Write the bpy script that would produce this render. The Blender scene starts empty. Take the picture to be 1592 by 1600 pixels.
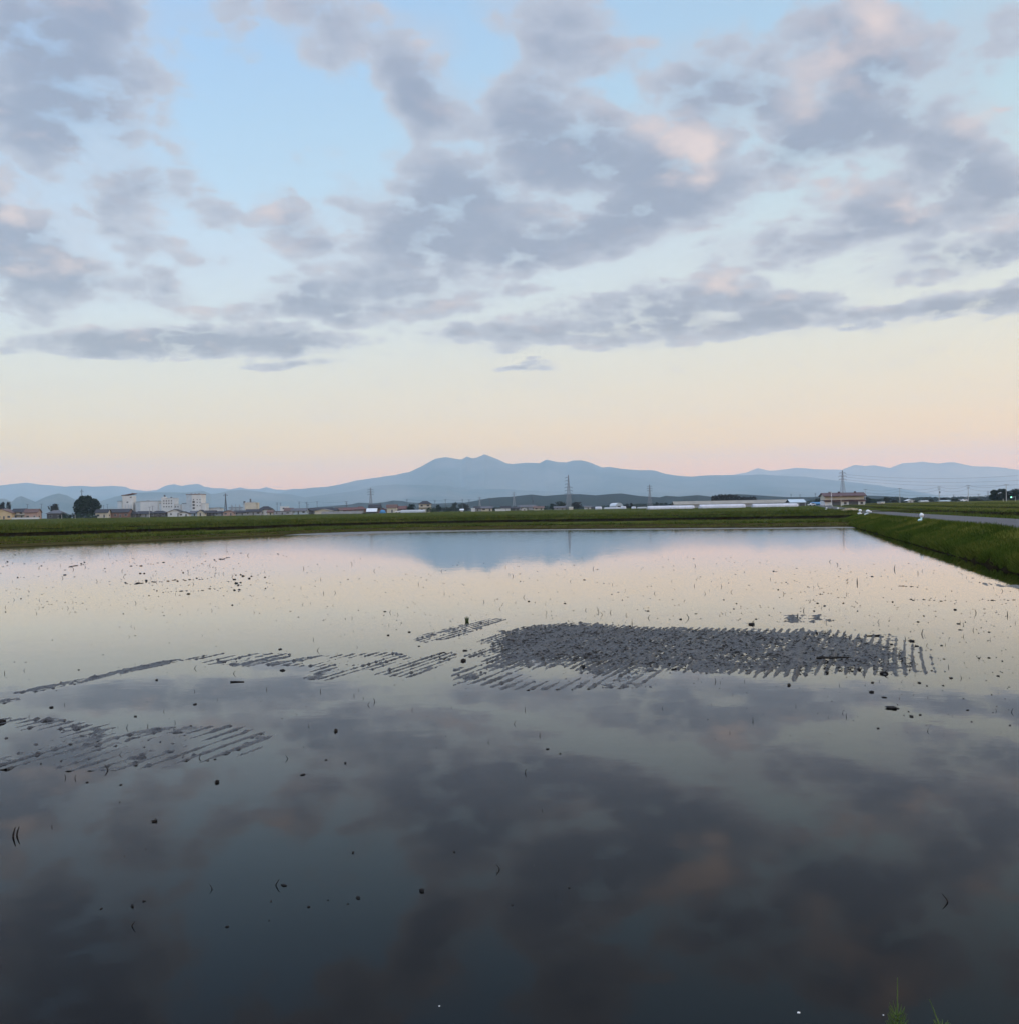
import bpy, math, random
import numpy as np
from mathutils import Vector, Matrix
R = math.radians
random.seed(11); rng = np.random.default_rng(5)
S = bpy.context.scene
COL = S.collection

# ------------------------------------------------------------------ camera
F, CX, CY = 1597.0, 796.0, 800.0       # the photograph's focal length and centre, in its own pixels
HOR = 800.7                            # horizon row at the centre column
ROLL = math.atan(0.018)
EYE = 1.9                              # eye height above the flooded field
cr, sr = math.cos(ROLL), math.sin(ROLL)
cam = bpy.data.cameras.new('camera'); camo = bpy.data.objects.new('camera', cam); COL.objects.link(camo)
cam.sensor_fit = 'HORIZONTAL'; cam.sensor_width = 36.0; cam.lens = 36.0 * F / 1592.0
cam.clip_start = 0.1; cam.clip_end = 90000
cam.shift_y = (HOR - CY) / 1592.0
camo.matrix_world = Matrix(((cr, sr, 0, 0), (0, 0, -1, 0), (-sr, cr, 0, EYE), (0, 0, 0, 1)))
S.camera = camo

def ray(px, py):
    dx, dy = px - CX, HOR - py
    return (dx * cr + dy * sr) / F, (-dx * sr + dy * cr) / F       # right and up per metre forward
def at(px, py, Y):
    u, w = ray(px, py); return Vector((u * Y, Y, EYE + w * Y))
def gp(px, py, z=0.0):
    u, w = ray(px, py); Y = (z - EYE) / w
    return (u * Y, Y)
def azel(px, py):
    u, w = ray(px, py); return math.atan(u), math.atan2(w, math.hypot(1, u))

# ------------------------------------------------------------------ air, sky, sun
SIGMA = 5.6e-5                          # haze extinction per metre
HAZE_TOP, HAZE_FAR = 1300.0, 25000.0
L_AIR = np.array([0.40, 0.56, 0.78])    # what the lit air tends to
SUN_AZ, SUN_EL = R(112), R(4.0)         # to the right and behind the camera

def lin(c):
    c = np.array(c, float) / 255.0
    return np.where(c <= 0.04045, c / 12.92, ((c + 0.055) / 1.055) ** 2.4)
def unair(c, el):
    path = min((HAZE_TOP - EYE) / max(math.sin(R(el)), 1e-4), HAZE_FAR)
    T = math.exp(-SIGMA * path)
    return np.clip((np.array(c) - L_AIR * (1 - T)) / T, 0.01, 6)

world = bpy.data.worlds.new('World'); S.world = world; world.use_nodes = True
NT = world.node_tree; NT.nodes.clear()
def N(t, **kw):
    n = NT.nodes.new(t)
    for k, v in kw.items(): setattr(n, k, v)
    return n
def lk(a, b): NT.links.new(a, b)
def M_(op, a, b=None, c=None, clamp=False):
    n = N('ShaderNodeMath', operation=op, use_clamp=clamp)
    for i, v in enumerate((a, b, c)):
        if v is None: continue
        if isinstance(v, (int, float)): n.inputs[i].default_value = v
        else: lk(v, n.inputs[i])
    return n.outputs[0]
def V_(op, a, b=None, scale=None):
    n = N('ShaderNodeVectorMath', operation=op)
    for i, v in enumerate((a, b)):
        if v is None: continue
        if isinstance(v, (tuple, list)): n.inputs[i].default_value = v
        else: lk(v, n.inputs[i])
    if scale is not None:
        if isinstance(scale, (int, float)): n.inputs['Scale'].default_value = scale
        else: lk(scale, n.inputs['Scale'])
    return n.outputs[1] if op in ('LENGTH', 'DOT_PRODUCT') else n.outputs[0]
def mixc(f, a, b):
    n = N('ShaderNodeMix', data_type='RGBA')
    if isinstance(f, (int, float)): n.inputs[0].default_value = f
    else: lk(f, n.inputs[0])
    for i, v in ((6, a), (7, b)):
        if isinstance(v, (tuple, list)): n.inputs[i].default_value = (*v[:3], 1)
        else: lk(v, n.inputs[i])
    return n.outputs[2]
def sstep(v, a, b, lo=0.0, hi=1.0):
    n = N('ShaderNodeMapRange', interpolation_type='SMOOTHSTEP')
    lk(v, n.inputs[0])
    n.inputs[1].default_value, n.inputs[2].default_value = a, b
    n.inputs[3].default_value, n.inputs[4].default_value = lo, hi
    return n.outputs[0]
def ramp(fac, stops, k=4.0):
    n = N('ShaderNodeValToRGB'); e = n.color_ramp.elements
    for i, (p, c) in enumerate(stops):
        el = e[i] if i < 2 else e.new(p)
        el.position = p; el.color = (*[float(x) / k for x in c], 1)
    lk(fac, n.inputs[0])
    return V_('SCALE', n.outputs[0], scale=k)

tc = N('ShaderNodeTexCoord'); D = tc.outputs['Generated']
sp = N('ShaderNodeSeparateXYZ'); lk(D, sp.inputs[0])
dx_, dy_, dz_ = sp.outputs
zc = M_('MAXIMUM', dz_, 0.0)
el_ = M_('ARCSINE', zc)
az_ = M_('ARCTAN2', dx_, dy_)
elf = M_('DIVIDE', el_, R(60), clamp=True)
SKY = [(0, (222, 196, 188)), (1.2, (222, 198, 189)), (2.3, (223, 203, 193)), (3.6, (225, 210, 199)), (5.4, (225, 216, 207)),
       (7.2, (223, 220, 214)), (8.9, (219, 222, 221)), (10.7, (214, 223, 228)), (12.4, (209, 222, 232)), (14.1, (205, 221, 235)),
       (17.4, (192, 219, 239)), (20.6, (183, 215, 240)), (23.7, (175, 210, 241)), (26.6, (169, 206, 241)), (29, (166, 204, 241))]
stops = [(e / 60, unair(lin(c), e)) for e, c in SKY] + [(40 / 60, (0.95, 1.1, 1.45)), (1.0, (1.25, 1.35, 1.65))]  # unseen high sky made brighter to feed light into the haze
sky = ramp(elf, stops)
# warmer and paler towards the sunset on the right
azc = M_('MINIMUM', M_('MAXIMUM', az_, -0.6), 0.6)
comb = N('ShaderNodeCombineXYZ')
lk(M_('MULTIPLY_ADD', azc, 0.22, 1.0), comb.inputs[0]); lk(M_('MULTIPLY_ADD', azc, 0.08, 1.0), comb.inputs[1]); lk(M_('MULTIPLY_ADD', azc, -0.15, 1.0), comb.inputs[2])
sky = V_('MULTIPLY', sky, comb.outputs[0])
back = sstep(dy_, 0.75, -0.3, 1.0, 1.9)     # unseen sky behind the camera, boosted to light the haze
sky = V_('SCALE', sky, scale=back)

# clouds: broken stratocumulus, as banks in azimuth and elevation, frayed by noise on a flat layer
zz = M_('ADD', zc, 0.27)
q = N('ShaderNodeCombineXYZ'); lk(M_('DIVIDE', dx_, zz), q.inputs[0]); lk(M_('DIVIDE', dy_, zz), q.inputs[1])
Q = q.outputs[0]
def noise(vec, scale, detail=5.0, rough=0.55, out=0):
    n = N('ShaderNodeTexNoise', noise_dimensions='3D'); lk(vec, n.inputs['Vector'])
    n.inputs['Scale'].default_value = scale; n.inputs['Detail'].default_value = detail; n.inputs['Roughness'].default_value = rough
    return n.outputs[out]
ae = N('ShaderNodeCombineXYZ'); lk(az_, ae.inputs[0]); lk(el_, ae.inputs[1])
wn = V_('SUBTRACT', noise(Q, 5.0, 4.0, 0.6, 1), (0.5, 0.5, 0.5))
A = V_('ADD', ae.outputs[0], V_('MULTIPLY', wn, (0.060, 0.036, 0.0)))
def blobs(lst, vec):
    acc = None
    for px, py, rx, ry, rot, w in lst:
        a, e = azel(px, py)
        m = N('ShaderNodeMapping', vector_type='TEXTURE'); lk(vec, m.inputs[0])
        m.inputs['Location'].default_value = (a, e, 0); m.inputs['Rotation'].default_value = (0, 0, R(rot))
        m.inputs['Scale'].default_value = (rx / F, ry / F, 1)
        g = N('ShaderNodeTexGradient', gradient_type='SPHERICAL'); lk(m.outputs[0], g.inputs[0])
        acc = M_('MULTIPLY', g.outputs[1], w) if acc is None else M_('MULTIPLY_ADD', g.outputs[1], w, acc)
    return acc
CLOUDS = [  # pixel centre, half sizes, tilt, weight
    (30, 60, 190, 150, 0, 1.7), (110, 120, 120, 160, -20, 1.4), (130, 225, 120, 75, -35, 1.0), (60, 235, 80, 40, 0, .8), (20, 180, 80, 30, 0, .6),
    (215, 200, 90, 80, -30, 1.2), (240, 110, 90, 60, 0, .85), (220, 290, 120, 45, 10, 1.3), (210, 20, 90, 50, 0, .9), (340, 20, 70, 40, 0, .75), (395, 95, 45, 40, 0, .45),
    (500, 20, 150, 75, -10, 1.5), (510, 95, 50, 55, 20, .6), (20, 335, 120, 95, -40, 1.8), (60, 375, 110, 50, -30, 1.0),
    (175, 360, 110, 50, 0, 1.2), (320, 330, 90, 30, -15, .75), (300, 400, 60, 30, -20, .75), (255, 450, 85, 45, -25, 1.4), (150, 445, 75, 45, -10, 1.5), (35, 440, 100, 75, -10, 2.0),
    (455, 360, 85, 55, -35, 1.9), (520, 395, 70, 32, -20, .9), (545, 335, 60, 30, 0, .7), (450, 300, 30, 20, 0, .5), (455, 437, 40, 16, 0, 1.0), (330, 350, 60, 25, 0, .5),
    (300, 536, 300, 30, 2.5, 2.8), (170, 545, 130, 24, 0, .9), (450, 530, 110, 24, 3, 1.0), (8, 545, 40, 12, 0, .9), (470, 566, 95, 13, 6, 2.0), (820, 572, 60, 11, 6, 1.5),
    (430, 482, 130, 30, 8, 1.3), (560, 460, 180, 55, 5, 1.5), (690, 462, 120, 35, 0, 1.2), (530, 490, 100, 25, 0, .8), (480, 455, 60, 25, 15, .6),
    (670, 100, 90, 90, -50, 1.4), (680, 180, 85, 60, 0, 1.3), (640, 140, 70, 80, 0, .9), (605, 60, 60, 60, 0, .4),
    (690, 280, 110, 65, -15, 1.5), (640, 345, 130, 75, 0, 1.5), (760, 330, 180, 100, 0, 1.7), (640, 395, 120, 60, 0, 1.2), (800, 395, 180, 60, 8, 1.5), (930, 370, 170, 50, 12, 1.3),
    (830, 210, 150, 80, -10, 1.2), (900, 230, 170, 90, -15, 1.5), (830, 130, 110, 60, 10, 1.1), (860, 35, 140, 90, -30, 1.2), (950, 60, 90, 60, 0, .6), (1000, 275, 170, 100, 0, 1.6), (1090, 270, 110, 80, -20, 1.4), (1010, 340, 130, 50, 10, 1.2),
    (1110, 125, 130, 95, -10, 1.7), (1060, 165, 80, 60, 0, .8), (1180, 170, 100, 70, -10, 1.0), (1270, 130, 120, 110, 40, 1.2), (1330, 50, 110, 90, -40, 1.3), (1400, 110, 110, 90, -20, 1.3), (1300, 200, 140, 60, 10, 1.1),
    (1420, 60, 100, 80, 0, .7), (1240, 240, 130, 45, 15, 1.2), (1340, 225, 160, 60, 12, 1.0), (1450, 215, 130, 70, -10, 1.2), (1540, 200, 70, 60, -20, .8), (1510, 275, 120, 60, -10, 1.3), (1570, 300, 90, 60, 0, 1.3), (1560, 50, 80, 80, 30, .9), (1490, 120, 60, 80, 40, .4),
    (1330, 320, 110, 60, -10, 1.1), (1420, 340, 110, 60, -10, 1.4), (1330, 370, 140, 40, 0, 1.0), (1190, 395, 140, 50, 5, 1.4), (1130, 330, 90, 30, 10, .7), (1450, 390, 100, 20, 10, .5),
    (1490, 405, 150, 35, 8, 1.9), (1580, 390, 80, 30, 8, 1.0), (1465, 482, 200, 26, 5, 1.8), (1570, 470, 120, 30, 5, 1.6), (1350, 485, 70, 20, 3, .7),
    (1120, 455, 90, 36, -3, 1.9), (1235, 462, 90, 22, -5, 1.0), (1130, 505, 230, 40, 4, 1.9), (980, 500, 150, 45, 5, 1.4), (1020, 470, 90, 40, 0, 1.1), (900, 490, 80, 35, 5, 1.0), (1240, 495, 100, 26, 3, .8),
    (790, 520, 110, 38, 0, 1.6), (700, 520, 60, 26, 0, 1.0), (830, 455, 50, 18, 5, 1.0), (895, 522, 110, 18, 0, .8),
]
LIT = [(20, 310, 90, 50, -35, 1.0), (30, 410, 80, 40, -5, .9), (440, 345, 60, 40, -25, 1.0), (470, 350, 70, 40, -20, .3), (150, 425, 50, 30, 0, .6), (270, 435, 50, 25, 0, .5), (110, 20, 90, 60, 0, .5), (200, 180, 60, 40, 0, .4),
    (1075, 235, 70, 60, -60, 1.8), (1030, 215, 90, 40, -10, .9), (1090, 260, 30, 50, 20, .8), (920, 180, 60, 40, 0, .4), (680, 60, 50, 50, 0, .7), (1250, 150, 60, 70, 30, 1.2), (1375, 25, 80, 50, -40, 1.9), (1320, 80, 70, 60, 0, .8), (1430, 80, 50, 50, 0, .7), (1300, 90, 60, 60, 0, .7),
    (1535, 178, 60, 30, -10, 1.3), (1310, 300, 60, 35, -10, .9), (1410, 320, 60, 35, -10, 1.2), (1120, 445, 75, 30, -3, 1.6), (1180, 385, 60, 30, 0, .6), (1480, 400, 60, 25, 0, .4), (800, 505, 50, 22, 0, .6), (700, 460, 70, 25, 0, .6), (880, 340, 60, 40, 0, .3), (1000, 190, 50, 30, 0, .4), (550, 10, 60, 40, 0, .5), (1560, 330, 60, 40, 0, .4), (1240, 455, 40, 18, 0, .7)]
def puff(vec, scale):
    n = N('ShaderNodeTexVoronoi', voronoi_dimensions='2D', feature='SMOOTH_F1'); lk(vec, n.inputs['Vector'])
    n.inputs['Scale'].default_value = scale; n.inputs['Smoothness'].default_value = 0.35
    return M_('SUBTRACT', 0.82, n.outputs['Distance'])
def field(v):
    vw = V_('ADD', v, V_('MULTIPLY', V_('SUBTRACT', noise(v, 12.0, 6.0, 0.65, 1), (0.5, 0.5, 0.5)), (0.13, 0.13, 0.0)))
    return M_('ADD', M_('MULTIPLY', noise(v, 6.2, 9.0, 0.62), 0.55), M_('MULTIPLY_ADD', puff(vw, 7.0), 0.22, M_('MULTIPLY', puff(vw, 17.0), 0.23)))
fb = field(Q)
fb2 = field(V_('ADD', V_('SCALE', Q, scale=0.972), (0.018, 0.0, 0.0)))
base_d = M_('MULTIPLY', blobs(CLOUDS, A), 1.22)
# sky behind and overhead: generic broken cloud
gen = sstep(noise(Q, 1.1, 3.0), 0.47, 0.7)
side = M_('MAXIMUM', sstep(M_('ABSOLUTE', az_), 0.55, 0.8), sstep(el_, 0.52, 0.7))
base_d = M_('MULTIPLY_ADD', M_('MULTIPLY', gen, side), 1.2, base_d)
bd = M_('MINIMUM', base_d, 1.3)
fbn = sstep(fb, 0.36, 0.64)
dens = sstep(M_('ADD', M_('MULTIPLY', bd, M_('MULTIPLY_ADD', fbn, 0.70, 0.70)), M_('MULTIPLY', M_('SUBTRACT', fb, 0.49), 2.3)), 0.08, 0.92)
veil = sstep(M_('ADD', base_d, M_('MULTIPLY', M_('SUBTRACT', noise(Q, 3.1, 7.0, 0.6), 0.5), 2.4)), 0.0, 1.2, 0.0, 0.5)
dens = M_('MAXIMUM', dens, veil)
core = sstep(M_('ADD', base_d, M_('MULTIPLY', M_('SUBTRACT', fb, 0.5), 5.2)), 0.15, 2.5)
emb = M_('MULTIPLY', M_('SUBTRACT', fb, fb2), 2.6)
litv = M_('ADD', M_('MULTIPLY', blobs(LIT, A), 0.8), M_('ADD', emb, M_('MULTIPLY', core, -0.15)))
litv = sstep(litv, 0.0, 1.7)
CEL = (4, 8, 12, 16, 20, 24, 29)
c_edge = ramp(elf, [(e / 60, unair(lin((194, 201, 217)), e)) for e in CEL])
c_core = ramp(elf, [(e / 60, unair(lin((151, 163, 188)), e)) for e in CEL])
c_lit = ramp(elf, [(e / 60, unair(lin((228, 213, 214)), e)) for e in CEL])
ccol = mixc(core, c_edge, c_core)
ccol = mixc(litv, ccol, c_lit)
ccol = V_('SCALE', ccol, scale=back)
final = mixc(M_('MULTIPLY', dens, 0.90), sky, ccol)
bg = N('ShaderNodeBackground'); lk(final, bg.inputs[0]); bg.inputs[1].default_value = 0.88
nis = N('ShaderNodeTexSky', sky_type='NISHITA'); nis.sun_disc = False; nis.sun_elevation = SUN_EL; nis.sun_rotation = SUN_AZ
bg2 = N('ShaderNodeBackground'); lk(nis.outputs[0], bg2.inputs[0]); bg2.inputs[1].default_value = 0.05
addsh = N('ShaderNodeAddShader'); lk(bg.outputs[0], addsh.inputs[0]); lk(bg2.outputs[0], addsh.inputs[1])
wo = N('ShaderNodeOutputWorld'); lk(addsh.outputs[0], wo.inputs[0])
world.cycles.sampling_method = 'MANUAL'; world.cycles.sample_map_resolution = 512

sun = bpy.data.lights.new('sun', 'SUN'); suno = bpy.data.objects.new('sun', sun); COL.objects.link(suno)
sun.energy = 0.6; sun.angle = R(12); sun.color = (1.0, 0.80, 0.66)
sd = Vector((math.sin(SUN_AZ) * math.cos(SUN_EL), math.cos(SUN_AZ) * math.cos(SUN_EL), math.sin(SUN_EL)))
suno.rotation_euler = (-sd).to_track_quat('-Z', 'Y').to_euler()
S.view_settings.view_transform = 'Standard'; S.view_settings.look = 'None'; S.view_settings.exposure = 0; S.view_settings.gamma = 1
S.cycles.volume_bounces = 2; S.cycles.max_bounces = 8; S.cycles.diffuse_bounces = 3; S.cycles.glossy_bounces = 3
S.cycles.transparent_max_bounces = 8; S.cycles.use_denoising = True; S.cycles.use_adaptive_sampling = True; S.cycles.adaptive_threshold = 0.02; S.cycles.caustics_reflective = False; S.cycles.caustics_refractive = False

# ------------------------------------------------------------------ helpers
def tag(o, label=None, cat=None, group=None, kind=None):
    for k, v in (('label', label), ('category', cat), ('group', group), ('kind', kind)):
        if v: o[k] = v
    return o
class MB:
    def __init__(s): s.v = []; s.f = []; s.m = []
    def add(s, vs, fs, mi=0):
        b = len(s.v); s.v += [tuple(p) for p in vs]
        s.f += [tuple(i + b for i in f) for f in fs]; s.m += [mi] * len(fs)
        return s
    def box(s, x0, x1, y0, y1, z0, z1, mi=0):
        return s.add([(x0, y0, z0), (x1, y0, z0), (x1, y1, z0), (x0, y1, z0), (x0, y0, z1), (x1, y0, z1), (x1, y1, z1), (x0, y1, z1)],
                     [(3, 2, 1, 0), (4, 5, 6, 7), (0, 1, 5, 4), (1, 2, 6, 5), (2, 3, 7, 6), (3, 0, 4, 7)], mi)
    def tube(s, pts, rad, n=6, mi=0):
        pts = [Vector(p) for p in pts]
        if isinstance(rad, (int, float)): rad = [rad] * len(pts)
        rings = []; b = len(s.v)
        for i, p in enumerate(pts):
            t = (pts[min(i + 1, len(pts) - 1)] - pts[max(i - 1, 0)]).normalized()
            u = t.cross(Vector((0, 1, 0)) if abs(t.y) < 0.9 else Vector((1, 0, 0))).normalized(); w = t.cross(u)
            for k in range(n):
                a = 2 * math.pi * k / n
                s.v.append(tuple(p + (u * math.cos(a) + w * math.sin(a)) * rad[i]))
        for i in range(len(pts) - 1):
            for k in range(n):
                k2 = (k + 1) % n
                s.f.append((b + i * n + k, b + i * n + k2, b + (i + 1) * n + k2, b + (i + 1) * n + k)); s.m.append(mi)
        s.f.append(tuple(b + k for k in range(n))[::-1]); s.m.append(mi)
        e = b + (len(pts) - 1) * n
        s.f.append(tuple(e + k for k in range(n))); s.m.append(mi)
        return s
    def build(s, name, mats, parent=None, smooth=False, loc=None):
        me = bpy.data.meshes.new(name); me.from_pydata(s.v, [], s.f)
        for m in (mats if isinstance(mats, (list, tuple)) else [mats]): me.materials.append(m)
        if any(s.m): me.polygons.foreach_set('material_index', s.m)
        if smooth: me.polygons.foreach_set('use_smooth', [True] * len(s.f))
        me.update()
        o = bpy.data.objects.new(name, me); COL.objects.link(o)
        if parent: o.parent = parent
        if loc is not None: o.location = loc
        return o
def npmesh(name, V, Fq, mats, smooth=True, mi=None):
    me = bpy.data.meshes.new(name); V = np.asarray(V, np.float32); Fq = np.asarray(Fq, np.int32); k = Fq.shape[1]
    me.vertices.add(len(V)); me.vertices.foreach_set('co', V.ravel())
    me.loops.add(Fq.size); me.loops.foreach_set('vertex_index', Fq.ravel())
    me.polygons.add(len(Fq)); me.polygons.foreach_set('loop_start', np.arange(0, Fq.size, k, dtype=np.int32)); me.polygons.foreach_set('loop_total', np.full(len(Fq), k, np.int32))
    if mi is not None: me.polygons.foreach_set('material_index', np.asarray(mi, np.int32))
    me.polygons.foreach_set('use_smooth', np.full(len(Fq), smooth))
    for m in (mats if isinstance(mats, (list, tuple)) else [mats]): me.materials.append(m)
    me.update(); me.validate()
    o = bpy.data.objects.new(name, me); COL.objects.link(o); return o
def gridfaces(n, m):
    i, j = np.meshgrid(np.arange(n - 1), np.arange(m - 1), indexing='ij'); a = (i * m + j).ravel()
    return np.stack([a, a + m, a + m + 1, a + 1], 1)
def empty(name, loc, rz=0.0):
    o = bpy.data.objects.new(name, None); COL.objects.link(o); o.location = loc; o.rotation_euler.z = rz; o.empty_display_size = 0.3
    return o
def children(o): return [c for c in bpy.data.objects if c.parent == o]
def copy_tree(o, parent=None):
    c = o.copy(); COL.objects.link(c)
    if parent: c.parent = parent
    for ch in children(o): copy_tree(ch, c)
    return c
def vnoise(x, y, seed=0):
    x = np.asarray(x, float); y = np.asarray(y, float)
    xi = np.floor(x).astype(np.int64); yi = np.floor(y).astype(np.int64); fx = x - xi; fy = y - yi
    fx = fx * fx * (3 - 2 * fx); fy = fy * fy * (3 - 2 * fy)
    def h(a, b):
        n = (a * 374761393 + b * 668265263 + seed * 144269504) & 0x7fffffff
        n = ((n ^ (n >> 13)) * 1274126177) & 0x7fffffff
        return ((n ^ (n >> 16)) & 0xffff) / 65535.0
    return (h(xi, yi) * (1 - fx) + h(xi + 1, yi) * fx) * (1 - fy) + (h(xi, yi + 1) * (1 - fx) + h(xi + 1, yi + 1) * fx) * fy
def fbm(x, y, oct=4, seed=0, gain=0.5):
    s = 0; a = 1; t = 0
    for k in range(oct):
        s = s + a * vnoise(np.asarray(x) * 2 ** k, np.asarray(y) * 2 ** k, seed + k * 17); t += a; a *= gain
    return s / t

# ------------------------------------------------------------------ materials
def mat(name, col, rough=0.8, var=0.25, scale=3.0, col2=None, bump=0.0, bscale=None, spec=0.3, stretch=None, metallic=0.0, detail=5.0, lo=0.35, hi=0.65):
    m = bpy.data.materials.new(name); m.use_nodes = True; t = m.node_tree; b = t.nodes['Principled BSDF']
    b.inputs['Roughness'].default_value = rough; b.inputs['Specular IOR Level'].default_value = spec; b.inputs['Metallic'].default_value = metallic
    tcn = t.nodes.new('ShaderNodeTexCoord'); vec = tcn.outputs['Object']
    if stretch:
        mp = t.nodes.new('ShaderNodeMapping'); mp.inputs['Scale'].default_value = stretch; t.links.new(vec, mp.inputs[0]); vec = mp.outputs[0]
    n = t.nodes.new('ShaderNodeTexNoise'); n.inputs['Scale'].default_value = scale; n.inputs['Detail'].default_value = detail; n.inputs['Roughness'].default_value = 0.65
    t.links.new(vec, n.inputs['Vector'])
    r = t.nodes.new('ShaderNodeValToRGB'); e = r.color_ramp.elements
    c2 = col2 if col2 else [c * (1 - var) for c in col]
    c1 = col if col2 else [min(1, c * (1 + var)) for c in col]
    e[0].position = lo; e[0].color = (*c2, 1); e[1].position = hi; e[1].color = (*c1, 1)
    t.links.new(n.outputs[0], r.inputs[0]); t.links.new(r.outputs[0], b.inputs['Base Color'])
    if bump:
        bn = t.nodes.new('ShaderNodeBump'); bn.inputs['Strength'].default_value = bump; bn.inputs['Distance'].default_value = 0.05
        n2 = t.nodes.new('ShaderNodeTexNoise'); n2.inputs['Scale'].default_value = bscale or scale * 5; n2.inputs['Detail'].default_value = 4
        t.links.new(vec, n2.inputs['Vector']); t.links.new(n2.outputs[0], bn.inputs['Height']); t.links.new(bn.outputs[0], b.inputs['Normal'])
    return m
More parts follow.
